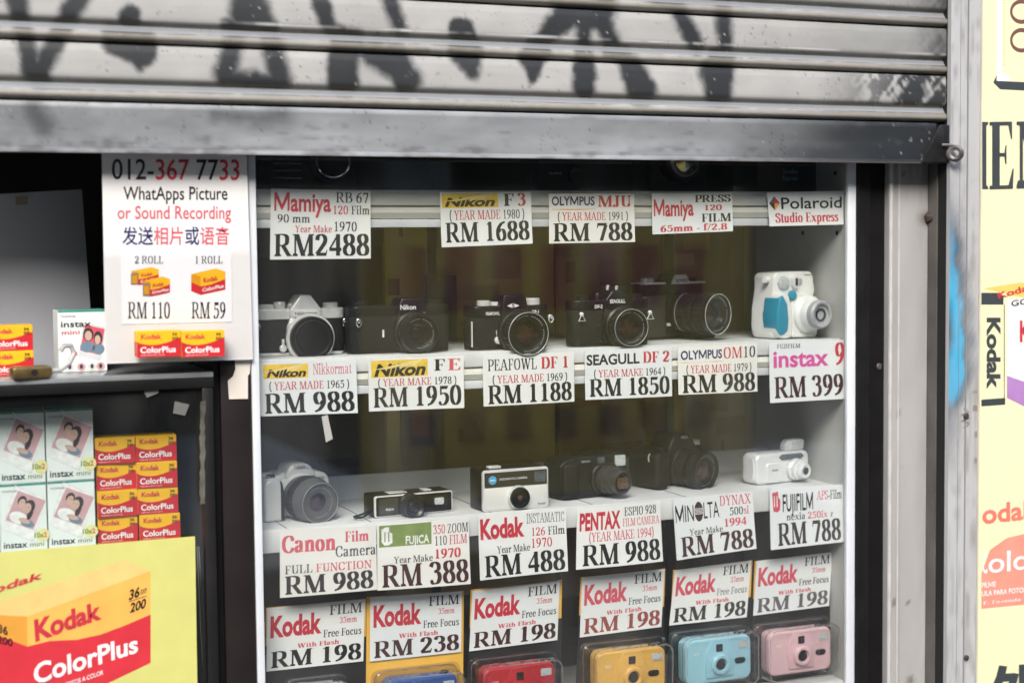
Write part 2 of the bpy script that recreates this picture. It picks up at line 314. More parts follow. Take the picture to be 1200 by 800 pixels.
def sans_glyph(ch, off):
    key = (ch, off)
    if key not in SANS:
        dg = bpy.context.evaluated_depsgraph_get()
        def mesh(txt):
            c = bpy.data.curves.new('g', 'FONT'); c.body = txt; c.size = 138; c.offset = off; c.resolution_u = 3; c.fill_mode = 'FRONT'
            o = bpy.data.objects.new('g', c); COL.objects.link(o); bpy.context.view_layer.update()
            me = bpy.data.meshes.new_from_object(o.evaluated_get(bpy.context.evaluated_depsgraph_get()))
            V = [(v.co.x, v.co.y) for v in me.vertices]; F = [tuple(p.vertices) for p in me.polygons]
            bpy.data.objects.remove(o); bpy.data.curves.remove(c); bpy.data.meshes.remove(me); return V, F
        w = lambda t: max(v[0] for v in mesh(t)[0])
        V, F = mesh(ch) if ch != ' ' else ([], [])
        if ch == 'M':                              # its sharp inner corners break when the outline is thickened
            t = 9.5+1.9*off; a = 112+2*off; c = a/2
            V = [(0,0),(0,100),(1.25*t,100),(c,36),(a-1.25*t,100),(a,100),(a,0),(a-t,0),(a-t,64),(c+.3*t,6),(c-.3*t,6),(t,64),(t,0)]
            V = [(x+8, y) for x, y in V]; F = [tuple(range(13))]
        SANS[key] = (a+16 if ch == 'M' else w(ch+'H') - w('H'), V, F)
    return SANS[key]
FONTS = {'S': ('serif', 19, 5.5), 'T': ('serif', 20, 6), 's': ('serif', 13.5, 4.6), 'r': ('serif', 9, 4), 'B': ('sans', 3.6), 'b': ('sans', 1.6), 'n': ('sans', .4), 'm': ('sans', 1.1), 'X': ('sans', 5.5)}
def write(mb, segs, font, fn, shear=0, z=0, fit=True, space=0):
    """segs [(text, material index)] stretched to fill fn(s, t, lift): s 0-1 along the line, t 0 baseline to 1 cap height"""
    f = FONTS[font]; x = 0; items = []
    for txt, mi in segs:
        for ch in txt:
            if f[0] == 'serif':
                adv, polys = serif_glyph(ch, f[1], f[2])
                for L, p in polys: items.append(([(q[0]+x, q[1]) for q in p], [tuple(range(len(p)))], mi, L))
            else:
                adv, V, F = sans_glyph(ch, f[1]); items.append(([(q[0]+x, q[1]) for q in V], F, mi, 0))
            x += adv + space
    xs = [q[0]+shear*q[1] for it in items for q in it[0]]
    x0, x1 = min(xs), max(xs)
    for V, F, mi, L in items:
        mb.add([fn((q[0]+shear*q[1]-x0)/(x1-x0), q[1]/100, z + .00022 + L*.000012) for q in V], F, mi)
def quad(TL, TR, BR, BL, Y, bow=0., curl=0.):
    """a sheet on the plane y = Y from its four corners in the photograph -> f(u, v down, lift towards the street)"""
    A, B, C, D = (at(*p, Y) for p in (TL, TR, BR, BL))
    def f(u, v, lift=0):
        p = (A*(1-u)+B*u)*(1-v) + (D*(1-u)+C*u)*v
        return Vector((p.x, p.y - lift - bow*4*u*(1-u) - curl*v*v*(.4+.6*u), p.z))
    return f
def sub(f, u0, v0, u1, v1): return lambda s, t, lift=0: f(u0+(u1-u0)*s, v1+(v0-v1)*t, lift)
def pxq(TL, TR, BR, BL, Y):                       # a line of writing on the plane y = Y, its four corners in the photograph (cap height box)
    f = quad(TL, TR, BR, BL, Y); return lambda s, t, lift=0: f(s, 1-t, lift)
def sheet(mb, f, mat=0, nx=14, ny=14, th=.0006):
    g = [[f(i/nx, j/ny, 0) for i in range(nx+1)] for j in range(ny+1)]
    V = [p for r_ in g for p in r_] + [p + Vector((0, th, 0)) for r_ in g for p in r_]; n = (nx+1)*(ny+1); F = []
    for j in range(ny):
        for i in range(nx):
            a = j*(nx+1)+i; F += [(a, a+1, a+nx+2, a+nx+1), (n+a, n+a+nx+1, n+a+nx+2, n+a+1)]
    ed = [i for i in range(nx+1)] + [(j+1)*(nx+1)-1 for j in range(1, ny+1)] + [ny*(nx+1)+i for i in range(nx-1, -1, -1)] + [j*(nx+1) for j in range(ny-1, 0, -1)]
    F += [(ed[k], ed[(k+1) % len(ed)], n+ed[(k+1) % len(ed)], n+ed[k]) for k in range(len(ed))]
    mb.add(V, F, mat); return mb
INKS = [black, red, pinkr, brown, redbr, grey, navy, orange, yellow, pink, green, whitei, darkgrey]
K, RD, PR, BR_, RB, GR, NV, OR, YL, PK, GN, WH, DG = range(13)
# ---------------------------------------------------------------- street side (behind the viewer, mirrored in the glass)
YS, YL = -.038, .024                                # shutter plane, front of the shelf lips
mb = MB(); mb.box(-60, 60, -60, -.32, -.2, 0); tag(mb.build('street', pm('street paving', (.085, .084, .082), .85, var=.35, scale=1.2, bump=.3)), kind='structure')
for x0, x1, y0, y1 in ((-2.5, 2.1, -10.5, -5.2), (4.3, 9.5, -8, -2.2)):  # pale slabs added out of view to mirror as bright patches in the glass
    mb = MB(); mb.box(x0, x1, y0, y1, -.1, .02); tag(mb.build('reflection_slab', pm('pale reflection slab', (.80, .79, .76), .85, var=.25, scale=2)), kind='structure')
mb = MB(); mb.box(-30, 30, -.32, 6, -.2, .12); tag(mb.build('pavement', pm('pavement concrete', (.30, .29, .27), .8, var=.25, scale=6)), kind='structure')
ob = root_at(thing('shophouse', 'long shophouse row across the street, mirrored in the window glass', 'building', (0, -13, 0)), (0, -13, 0))
mb = MB(); mb.box(-26, 34, -22, -13, 3.4, 9.5); mb.build('upper_wall', pm('old plaster', (.26, .24, .21), .9, var=.3, scale=2), ob)
mb = MB(); mb.box(-26, 34, -22, -16, 0, 3.4); mb.build('shop_front', pm('dim shop fronts', (.05, .05, .05), .7, var=.6, scale=.8), ob)
for k in range(11):
    mb = MB(); mb.box(-25+k*5.8, -24.3+k*5.8, -13.7, -13, 0, 3.4); mb.build('pillar', pm('old plaster', ()), ob)
    mb = MB(); mb.box(-23.5+k*5.8, -20.5+k*5.8, -13.06, -12.98, 4.8, 7.4); mb.build('window', pm('dark window', (.03, .035, .04), .15), ob)

bn = root_at(thing('yellow_banner', 'large yellow banner stand on the street, seen only mirrored in the window glass', 'banner', (2.0, -4.3, 0)), (2.0, -4.3, 0))
mb = MB(); mb.box(1.1, 2.95, -4.32, -4.30, .42, 1.72); ex = MB()
for k in range(7):
    x = 1.25+.22*k; ex.box(x, x+.14, -4.299, -4.297, 1.22, 1.50, 1); ex.box(x+.05, x+.17, -4.299, -4.297, .66, .80, 2)
mb.build('panel', [pm('banner yellow', (.78, .56, .10), .6, var=.15, scale=3), pm('banner red', (.40, .06, .04), .6), pm('banner brown', (.14, .08, .03), .6)], bn, extra=ex)
for x in (1.15, 2.9): mb = MB(); mb.box(x-.02, x+.02, -4.36, -4.325, .0, 1.75); mb.build('leg', pm('banner leg metal', (.2, .2, .2), .5), bn)

# ---------------------------------------------------------------- the shop the window belongs to
X0, X1 = -1.35, at(1147, 400, -.058).x             # left end, and the edge where the poster wall starts
shop = root_at(thing('shop', 'camera shop interior, dim behind the display window', 'shop', (0, .4, 0)), (0, .4, 0))
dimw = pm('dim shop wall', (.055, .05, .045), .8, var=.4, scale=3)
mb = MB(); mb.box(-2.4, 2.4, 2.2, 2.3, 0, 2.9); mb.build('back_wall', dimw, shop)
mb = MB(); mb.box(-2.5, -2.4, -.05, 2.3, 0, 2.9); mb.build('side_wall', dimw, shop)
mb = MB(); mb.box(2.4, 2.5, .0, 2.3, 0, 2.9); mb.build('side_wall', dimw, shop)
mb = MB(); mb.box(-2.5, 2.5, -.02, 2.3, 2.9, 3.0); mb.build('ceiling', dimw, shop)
zt = at(600, 0, YS).z
mb = MB(); mb.box(-2.5, 2.5, -.045, .0, zt+.35, 3.0); mb.build('facade_wall', pm('painted facade', (.5, .48, .44), .8), shop)
xp = at(1100, 400, -.06).x
mb = MB(); mb.box(X1+.001, 2.5, -.058, -.0, 0, zt+.35); mb.build('pillar_wall', pm('pillar plaster', (.6, .57, .5), .8, var=.1), shop)
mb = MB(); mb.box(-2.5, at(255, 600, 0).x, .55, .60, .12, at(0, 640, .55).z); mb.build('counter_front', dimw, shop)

# ---------------------------------------------------------------- roller shutter with spray paint
sh_base = at(600, 186, YS)
shut = root_at(thing('roller_shutter', 'half lowered grey metal roller shutter with black spray paint above the window', 'shutter', sh_base), sh_base)
SPRAY = [  # capsules in the photograph: x0, y0, x1, y1, radius at each end, softness
 (14,-25,38,86,11,10,5),(98,-15,46,86,12,10,5),(40,84,46,90,14,13,5),(152,20,154,27,13,11,3),(128,40,172,42,9,9,4),(132,52,166,60,11,17,4),(158,60,164,80,15,3,4),
 (290,-30,292,14,14,22,6),(268,30,316,33,9,9,4),(280,20,264,88,8,13,6),(308,10,327,92,9,13,6),(266,92,330,97,9,10,5),(300,92,302,96,9,9,6),
 (372,-10,386,34,10,9,4),(398,40,402,96,10,17,4),(410,50,400,98,16,14,5),(455,-5,470,36,9,8,5),(438,62,482,92,15,12,6),(462,70,476,96,18,14,5),
 (540,36,544,42,14,13,3),(534,58,558,62,8,8,3),(548,64,554,84,18,8,5),(672,-5,690,6,26,30,6),(672,10,636,46,17,10,4),(688,8,684,50,12,8,5),(698,8,716,50,13,9,5),(626,58,634,62,11,11,3),(624,70,625,94,15,4,4),
 (684,62,688,66,9,8,3),(685,82,685,104,13,12,4),(715,60,732,66,10,9,3),(738,76,752,106,12,17,5),(772,-8,790,2,14,12,4),(796,14,816,56,9,9,5),(846,-4,850,56,9,8,5),(838,64,852,68,9,9,3),(840,84,842,108,19,15,5),
 (40,128,52,148,14,16,14),(500,60,420,66,3,3,3),(330,134,300,142,10,8,14),(250,134,320,140,6,5,12)]
def vnoise(x, y, seed=0):
    """smooth value noise for numpy arrays, 0-1"""
    g = np.random.RandomState(seed).rand(128, 128); xi, yi = np.floor(x).astype(int), np.floor(y).astype(int); fx, fy = x-xi, y-yi
    fx, fy = fx*fx*(3-2*fx), fy*fy*(3-2*fy); G = lambda i, j: g[(xi+i) % 128, (yi+j) % 128]
    return (G(0,0)*(1-fx)+G(1,0)*fx)*(1-fy)+(G(0,1)*(1-fx)+G(1,1)*fx)*fy
def spray(P, bar, low, t):
    x, y = to_px(P); a = np.zeros(len(P))
    wob = 6*(vnoise(x/9, y/9, 1)-.5)+3*(vnoise(x/3, y/3, 2)-.5)
    for x0, y0, x1, y1, r0, r1, s in SPRAY:
        if bar and y1 < 128: continue
        if not bar and y0 > 126: continue
        r0, r1 = r0*1.12, r1*1.12
        dx, dy = x1-x0, y1-y0; u = np.clip(((x-x0)*dx+(y-y0)*dy)/(dx*dx+dy*dy+1e-6), 0, 1)
        d = np.hypot(x-x0-u*dx, y-y0-u*dy) - (r0+(r1-r0)*u) + wob*.6
        k = np.clip(.5-d/(2.4*s), 0, 1); k = k*k*(3-2*k)
        a = np.maximum(a, k*(.75 if s > 10 else .97))
    if bar:                                       # sprayed black towards the right end, smeared
        n = .6*vnoise(x/60+y/30, y/14, 3)+.4*vnoise(x/14, y/9, 4)
        e = np.clip((x-770+50*(n-.5))/260, 0, 1); a = np.maximum(a, (e*e*(3-2*e))**.8*.97)
        a = np.maximum(a, .42*np.clip((300-x)/300, 0, 1)*(.6+.5*n)+.12*np.clip(n-.5, 0, 1)*2)
        
    else:
        sc = vnoise((x+.8*y)/5, (y-.5*x)/26, 5)*.6+vnoise((x-.4*y)/4, y/9, 6)*.4     # scuffed streaks
        if low:
            e = np.clip((x-955)/105, 0, 1); k = e*np.clip(.95-.9*np.clip((sc-.50)*5, 0, 1)*np.clip((x-980)/40, .3, 1), .08, 1)*(t > .33); a = np.maximum(a, k)
        else: a = np.maximum(a, .75*np.clip((x-1060)/45, 0, 1)*(.35+.65*sc)+.25*np.clip((x-800)/250, 0, 1))
        bead = np.clip((x-(860 if low else 960))/130, 0, 1)*np.clip(1-np.abs(t-.15)/.06, 0, 1)*(.5+.6*sc); a = np.maximum(a, np.clip(bead, 0, .95))
        a = np.where((t > .19) & (t < .31), a*.35, a)                               # the sprayed lines skip the groove
    return a
smet = pm('dull shutter metal', (.34, .355, .365), .42, metal=.35, var=.2, scale=11, stretch=(1, 2, 2.6), attr='spray', bump=.06, bscale=50)
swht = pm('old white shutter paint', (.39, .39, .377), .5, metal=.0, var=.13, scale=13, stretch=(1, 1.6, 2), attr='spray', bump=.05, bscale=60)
def strip(name, prof, x0, x1, mat, bar, base, low=False, crease_glint=False, step=.0026):
    """a rolled profile [(y, z)] drawn out along x, with its spray paint as a colour attribute"""
    nx = int((x1-x0)/step); xs = np.linspace(x0, x1, nx+1); n = len(prof)
    pr = np.array(prof); V = np.zeros((n, nx+1, 3)); V[:, :, 0] = xs[None]; V[:, :, 1] = pr[:, 0][:, None]; V[:, :, 2] = pr[:, 1][:, None]
    V[:, :, 1] += .0016*(vnoise(V[:, :, 0]*9+3, V[:, :, 2]*26, 21)-.5)+.0006*(vnoise(V[:, :, 0]*40, V[:, :, 2]*30, 22)-.5)   # shallow dents
    P = V.reshape(-1, 3); i = np.arange(n-1)[:, None]*(nx+1)+np.arange(nx)[None]; i = i.reshape(-1)
    F = np.stack([i, i+nx+1, i+nx+2, i+1], 1)
    me = bpy.data.meshes.new(name); me.from_pydata((P-np.array(sh_base)).tolist(), [], F.tolist())
    at_ = me.color_attributes.new('spray', 'FLOAT_COLOR', 'POINT'); c = np.zeros((len(P), 4)); t = (P[:, 2]-base)/pitch
    a = spray(P, bar, low, t); x, y = to_px(P)
    c[:, :3] = (.013, .016, .019); c[:, 3] = a
    n = vnoise(x/40, y/6, 7)*.6+vnoise(x/9, y/4, 8)*.4
    def over(col, k):                              # later layers of colour laid over the earlier ones
        k = np.clip(k, 0, 1)[:, None]; A = c[:, 3:4]; o = k+A*(1-k); c[:, :3] = (np.array(col)*k+c[:, :3]*A*(1-k))/np.maximum(o, 1e-5); c[:, 3:4] = o
    over((.04, .04, .04), np.clip((vnoise(x/2.2, y/2.0, 31)-.86)*6, 0, .6)*np.clip((vnoise(x/50, y/20, 32)-.35)*3, 0, 1))   # specks and scuffs
    over((.6, .6, .59), np.clip((vnoise(x/3.0, y/1.6, 33)-.9)*8, 0, .7)*np.clip((vnoise(x/70, y/25, 34)-.4)*3, 0, 1))
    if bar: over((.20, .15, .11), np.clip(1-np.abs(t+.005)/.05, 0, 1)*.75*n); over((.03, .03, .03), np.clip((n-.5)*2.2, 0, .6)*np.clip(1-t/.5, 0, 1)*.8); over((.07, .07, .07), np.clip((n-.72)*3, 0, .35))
    else:
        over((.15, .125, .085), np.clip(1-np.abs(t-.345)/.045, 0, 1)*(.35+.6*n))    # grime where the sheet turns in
        over((.17, .19, .21), np.clip(1-np.abs(t-.25)/.065, 0, 1)**.4*.93)         # worn groove metal, its colour darkened to offset the sky light
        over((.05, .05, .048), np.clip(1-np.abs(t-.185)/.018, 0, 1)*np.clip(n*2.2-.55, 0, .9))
        over((.23, .21, .175), np.clip((.185-t)/.02, 0, 1)*(.45+.5*n)); over((.12, .10, .075), np.clip(1-np.abs(t-.05)/.045, 0, 1)*(.1+.6*n))  # bead colour darkened too, because its top faces the sky
        if crease_glint: over((.78, .78, .77), np.clip(1-np.abs(t-.42-.01*np.sin(x*.02))/.014, 0, 1)*np.clip(n*3-1, 0, .8)*np.clip((x-150)/200, 0, 1))  # crease catching the light, painted as a pale line
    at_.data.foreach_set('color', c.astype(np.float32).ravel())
    me.materials.append(mat); me.polygons.foreach_set('use_smooth', [True]*len(me.polygons)); me.set_sharp_from_angle(angle=R(40))
    o = bpy.data.objects.new(name, me); COL.objects.link(o); o.parent = shut
    s = o.modifiers.new('sheet', 'SOLIDIFY'); s.thickness = .0012; s.offset = -1
    return o
def densify(prof, st=.0028):
    out = [prof[0]]
    for a, b in zip(prof, prof[1:]):
        n = max(1, int(math.hypot(b[0]-a[0], b[1]-a[1])/st))
        out += [(a[0]+(b[0]-a[0])*k/n, a[1]+(b[1]-a[1])*k/n) for k in range(1, n+1)]
    return out
XR = at(1109, 100, YS).x
zb, z1 = at(600, 131, YS).z, at(600, 68.5, YS).z; pitch = z1-zb
for k in range(5):
    b = zb + k*pitch; q = lambda y, t: (YS+y, b+t*pitch)
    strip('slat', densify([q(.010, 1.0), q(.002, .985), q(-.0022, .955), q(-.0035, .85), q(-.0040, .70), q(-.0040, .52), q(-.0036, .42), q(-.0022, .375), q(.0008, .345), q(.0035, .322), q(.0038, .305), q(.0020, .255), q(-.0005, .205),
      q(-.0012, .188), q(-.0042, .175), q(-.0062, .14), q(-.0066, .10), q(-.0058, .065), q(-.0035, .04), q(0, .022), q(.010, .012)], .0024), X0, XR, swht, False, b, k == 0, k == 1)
zB = at(600, 186, YS).z; H = zb-zB
XB = at(1096, 160, YS).x
strip('bottom_bar', densify([(YS+.012, zb-.0015), (YS-.002, zb-.0015), (YS-.004, zb-.006), (YS-.003, zB+H*.5), (YS-.004, zB+H*.10), (YS-.008, zB+H*.05), (YS-.011, zB+H*.02), (YS-.011, zB), (YS+.016, zB+.001)]), X0, XB, smet, True, zB)
f = [at(x, y, YS-.012) for x, y in ((1079, 190.5), (1112, 190.5), (1112, 147), (1100, 147), (1094, 160))]
mb = MB(); mb.prism([(p.x, p.z) for p in f], YS-.0145, YS-.0115, 'y'); mb.box(XB+.0005, at(1111, 160, YS).x, YS-.0113, YS+.01, zB+.001, zb-.004); mb.build('end_bracket', pm('worn black enamel', (.012, .012, .013), .4, var=.5, scale=60), shut, bevel=.0008)
c = at(1119.5, 180, -.066)
mb = MB(); mb.ring(c, .0086, .0042, (-.9, -1, .1), 28); mb.build('lock_ring', pm('grimy lock steel', (.16, .15, .14), .4, metal=.4, var=.6, scale=90), shut)
mb = MB(); mb.tube([at(1104, 170, YS-.016), at(1112, 170, -.060), at(1118, 171, -.066)], .0022); mb.build('lock_bolt', pm('grimy lock steel', ()), shut)

# ---------------------------------------------------------------- right side: frame post, column, shutter guide
def ver(px, Y): return at(px, 420, Y).x
zlo, zhi = .12, zt+.3
YCOL, YG = -.004, -.055
dframe = pm('dark anodised frame', (.011, .0105, .0105), .4, spec=.3, var=.3, scale=20)
xa = ver(1001.5, .0)
o_ = (xa, 0, zlo); post = root_at(thing('frame_post', 'black window frame post with one small lock, right of the display window', 'frame post', o_), o_)
mb = MB(); mb.box(xa, ver(1008, -.004), -.004, .30, zlo, zhi); mb.box(ver(1008, -.004)+.0005, ver(1019, .002), .002, .30, zlo, zhi-.01); mb.build('stile', dframe, post, bevel=.001)
mb = MB(); mb.box(ver(1019, .002)+.0005, ver(1040.5, YCOL), .006, .30, zlo, zhi-.02); mb.build('jamb', pm('black frame paint', (.006, .0055, .0055), .6, spec=.2, var=.3), post)
lk = at(1030, 429, .006); mb = MB(); mb.lathe([(.0045, 0), (.0045, .0012), (.0038, .0016), (.0036, .0008), (.0015, .0008)], lk, n=20); mb.build('lock', pm('grimy lock steel', (.16, .15, .14), .4, metal=.4, var=.6, scale=90), post)
conc = pm('grimy column paint', (.37, .368, .36), .75, var=.2, scale=9, stretch=(1, 1, .35), bump=.1, bscale=90, attr='spray')
def tint_box(name, x0, x1, y0, y1, z0, z1, mat, parent, fn, st=.006):
    """a post whose front carries a colour attribute"""
    nx, nz = max(2, int((x1-x0)/st)), int((z1-z0)/st)
    xs, zs = np.linspace(x0, x1, nx+1), np.linspace(z0, z1, nz+1); V = [(x, y0, z) for z in zs for x in xs]; b = len(V)
    F = [(j*(nx+1)+i, j*(nx+1)+i+1, (j+1)*(nx+1)+i+1, (j+1)*(nx+1)+i) for j in range(nz) for i in range(nx)]
    V += [(x0, y0, z0), (x1, y0, z0), (x1, y1, z0), (x0, y1, z0), (x0, y0, z1), (x1, y0, z1), (x1, y1, z1), (x0, y1, z1)]
    F += [(b+1, b+2, b+6, b+5), (b+2, b+3, b+7, b+6), (b+3, b, b+4, b+7), (b+4, b+5, b+6, b+7), (b+3, b+2, b+1, b)]
    o0 = np.array(parent['_o']); me = bpy.data.meshes.new(name); P = np.array(V); me.from_pydata((P-o0).tolist(), [], F)
    a = me.color_attributes.new('spray', 'FLOAT_COLOR', 'POINT'); x, y = to_px(P); c = fn(P, x, y); c[b:, 3] = np.minimum(c[b:, 3], .2); a.data.foreach_set('color', c.astype(np.float32).ravel())
    me.materials.append(mat); o = bpy.data.objects.new(name, me); COL.objects.link(o); o.parent = parent; return o
def grime_shade(P, x, y):
    c = np.zeros((len(P), 4)); c[:, :3] = (.10, .085, .07)
    n = .5+.25*np.sin(y*.11+np.sin(x*.7)*2)+.25*np.sin(y*.043+x*.3)
    c[:, 3] = np.clip((x-1072)/22, 0, 1)*.35*n + np.clip((250-y)/90, 0, .55)*n*.6 + np.clip(1-np.abs(x-1051)/2.5, 0, 1)*.3  # painted shade: darker under the shutter and towards the recess at right
    d = np.hypot((x-1088)/1.2, y-256); c[:, 3] = np.clip(np.maximum(c[:, 3], np.clip(1.3-d/10, 0, 1)), 0, .9)
    for sx, sy, r in ((1052, 484, 2.5), (1048, 706, 3.5), (1064, 705, 1.5), (1062, 735, 1.5), (1067, 797, 4), (1055, 548, 1.5), (1060, 205, 2), (1069, 208, 2)):
        k = np.clip(1.4-np.hypot(x-sx, (y-sy)/1.3)/r, 0, .8); c[:, 3] = np.maximum(c[:, 3], k)
    return c
xg = ver(1112, YG)
o_ = (ver(1041, YCOL), YCOL, zlo); colm = root_at(thing('wall_column', 'grimy pale grey plaster column with a rusty bolt between black post and steel guide', 'column', o_), o_)
tint_box('shaft', ver(1041, YCOL), xg-.0005, YCOL, .3, zlo, zhi-.03, conc, colm, grime_shade)
mb = MB(); mb.tube([(ver(1043, YCOL), YCOL-.0005, zlo), (ver(1043, YCOL), YCOL-.0005, zhi-.04)], .0032); mb.build('edge_bead', pm('pale bead paint', (.50, .48, .46), .6, var=.15), colm)
mb = MB(); mb.tube([(ver(1053, YCOL), YCOL+.0003, zlo), (ver(1053, YCOL), YCOL+.0003, zhi-.04)], .0014); mb.build('edge_bead', pm('pale bead paint', ()), colm)
p = at(1088, 255, YCOL); mb = MB(); mb.lathe([(.0088, -.002), (.0088, .004), (.0065, .009), (.003, .012)], p, n=6); mb.build('bolt', pm('rusty iron', (.05, .035, .028), .7, var=.5), colm)
gm = pm('galvanised guide', (.47, .475, .475), .5, metal=.05, var=.13, scale=14, stretch=(1, 1, .25), attr='spray', bump=.06, bscale=80)
def blue(P, x, y):
    c = np.zeros((len(P), 4)); t = np.clip((y-225)/215, 0, 1)
    edge = 1112+np.where(y < 430, 1+19*t**.9, 20-19*np.clip((y-430)/50, 0, 1)**1.5)+5*(vnoise(x/7, y/16, 11)-.5)       # right edge of the bright stroke
    wob = 1.2*np.sin(y*.17)+.8*np.sin(y*.43+x)
    a_in = np.clip(.5-(x-edge+wob)/7, 0, 1)*np.clip((y-235)/110, 0, 1)*np.clip((482-y)/18, 0, 1)*.93
    a_out = np.clip(.5-(x-edge-9+wob)/18, 0, 1)*np.clip((y-190)/80, 0, 1)*np.clip((575-y)/110, 0, 1)*.92
    core = np.clip(1.25-np.hypot((x-1110)/9, (y-388)/42), 0, 1)
    dark, bl = np.array((.022, .04, .06)), np.array((.03, .36, .60))
    k = np.clip(a_in*1.2*(1-core*.95)*(.75+.4*vnoise(x/5, y/22, 12)), 0, 1)[:, None]
    c[:, :3] = dark*(1-k)+bl*k; c[:, 3] = np.maximum(a_in*(.86+.14*vnoise(x/4, y/9, 13)), a_out*(.7+.4*vnoise(x/6, y/30, 14)))
    d = np.hypot((x-1132-1.5*np.sin(y*.8))/4, (y-489)/15); r = d < .9; c[r, :3] = (.10, .085, .07); c[r, 3] = .85*(np.sin(x[r]*2+y[r]) > -.3)
    r = (x > 1141)*(np.sin(y*.09)*np.sin(y*.31+1) > .35)*(y > 450)*(y < 560); c[r, :3] = (.16, .09, .05); c[r, 3] = .7
    g = np.clip((60-y)/90, 0, .35); c[:, 3] = np.maximum(c[:, 3], 0*g)
    n = vnoise(x/3, y/45, 15)*.6+vnoise(x/7, y/14, 16)*.4; k = np.clip((n-.5)*1.6, 0, .45)*(c[:, 3] < .2); m_ = k > c[:, 3]; c[m_, :3] = (.16, .145, .125); c[:, 3] = np.maximum(c[:, 3], k)
    return c
o_ = (xg, YG, zlo); gd = root_at(thing('shutter_guide', 'pale steel shutter guide rail with a blue spray paint streak', 'guide rail', o_), o_)
g1, g2, g3 = ver(1124, YG), ver(1132.5, YG), X1
tint_box('channel_lip', xg, g1-.0016, YG, YG+.008, zlo, zhi, gm, gd, blue, .003)
tint_box('channel_web', g1, g2-.0016, YG+.001, YG+.008, zlo, zhi, gm, gd, blue, .003)
tint_box('cover_strip', g2, g3, YG-.001, YG+.008, zlo, zhi, gm, gd, blue, .003)
mb = MB(); mb.box(xg+.002, g3, YG+.0085, YCOL-.021, zlo, zhi); mb.build('slot', pm('slot black', (.006, .006, .006), .8), gd)
mb = MB(); mb.box(xg, g3, YCOL-.0205, YCOL-.0004, zlo, zhi); mb.build('rear_flange', pm('brown grey edge paint', (.11, .10, .09), .7, var=.4, scale=12), gd)
for y in (487, 770):
    p = at(1132, y, YG-.001); mb = MB(); mb.lathe([(.0042, 0), (.0042, .002), (.0034, .003), (.001, .0034)], p, n=12); mb.build('rivet', pm('rusty iron', ()), gd)

# ---------------------------------------------------------------- display window: frame, glass, shelves
zc0, zc1 = .55, zt+.05
al = pm('white aluminium', (.66, .69, .72), .4, var=.06, scale=20)
xl0, xl1 = ver(293.5, 0), ver(302.5, 0); xr0, xr1 = ver(992.3, 0), ver(1001.3, 0)
o_ = (0, .1, zc0); case = root_at(thing('display_case', 'white framed shop window case with clear front pane', 'display case', o_), o_)
mb = MB(); mb.box(xl0, xl1, -.006, .25, zc0, zc1); mb.build('stile', al, case, bevel=.001)
mb = MB(); mb.box(xr0, xr1, -.003, .006, zc0, zc1); mb.build('stile', al, case, bevel=.001)
mb = MB(); mb.box(xl1, xr0, .0, .005, zc0, zc1); mb.build('front_pane', clear('window glass', (.97, .98, .97), ior=1.5, film=.03, boost=1.5), case)
mb = MB(); mb.box(xr0+.006, xr0+.010, .0065, .29, zc0, zc1)
side = mb.build('side_panel', pm('pale case side', (.50, .50, .485), .5, var=.14, scale=12), case)
for px, py in ((979, 203), (981, 273), (941, 273), (945, 211)):
    d_ = ray(px, py); P = EYE + d_*((xr0+.006-EYE.x)/d_.x); mb = MB(); mb.lathe([(.0035, 0), (.0035, .0006)], P, (-1, 0, 0), 12); mb.build('peg_hole', blackp, case)
def lipz(px, py): return at(px, py, YL).z
zS = [lipz(660, 224.3), lipz(664, 409), lipz(603, 599)]; zSb = [lipz(660, 265.5), lipz(655, 450.8), lipz(600, 624.0)]
shelfm = pm('white shelf laminate', (.68, .69, .69), .42, var=.10, scale=14); linem = pm('shelf groove', (.10, .10, .10), .6)
lipm = pm('cream shelf trim', (.70, .69, .63), .4, var=.05)
for i in range(3):
    o_ = ((xl1+xr0)/2, .15, zSb[i])
    sh = root_at(thing('display_shelf', ['topmost white shelf edge behind the upper price cards', 'middle white shelf carrying black and chrome film cameras', 'lowest white shelf carrying silver and compact film cameras'][i], 'shelf', o_, 0, 'shelves in the window case'), o_)
    dp = .27 if i < 2 else .20
    mb = MB(); mb.box(xl1+.001, xr0+.0055, YL+.004, YL+dp, zS[i]-.014, zS[i]); mb.build('board', shelfm, sh, bevel=.001)
    h = zS[i]-zSb[i]
    if i < 2:
        mb = MB(); mb.box(xl1+.002, xr0+.005, YL, YL+.0035, zS[i]-h*.40, zS[i]+.001); mb.build('upper_trim', shelfm, sh, bevel=.001)
        mb = MB(); mb.prism([(YL+.006, zS[i]-h*.43), (YL+.002, zS[i]-h*.46), (YL-.001, zS[i]-h*.60), (YL+.003, zS[i]-h*.76), (YL+.006, zS[i]-h*.76)], xl1+.002, xr0+.005, 'x'); mb.build('lower_trim', lipm, sh)
        mb = MB(); mb.box(xl1+.002, xr0+.005, YL+.002, YL+.008, zSb[i], zS[i]-h*.78); mb.build('drip_edge', al, sh, bevel=.0008)
    else:
        mb = MB(); mb.box(xl1+.002, xr0+.005, YL, YL+.0035, zSb[i], zS[i]+.0008); mb.build('front_trim', shelfm, sh, bevel=.001)
        mb = MB(); mb.box(xl1+.002, xr0+.005, YL+.2, YL+.206, zS[i]-.002, zS[i]+.034); mb.build('back_rail', al, sh, bevel=.001)
        for px, py in ((325, 612), (421, 604), (560, 594), (680, 586), (790, 578)):
            P = at_z(px, py, zS[i]); mb = MB(); mb.box(P.x-.0006, P.x+.0006, YL+.005, YL+.2, zS[i], zS[i]+.0004); mb.build('card_joint', pm('shelf groove', ()), sh)
zf = at(950, 792, .05).z
mb = MB(); mb.box(xl1, xr0+.0055, .008, .255, zf-.03, zf); fl = mb.build('case_floor', shelfm, case, bevel=.001)
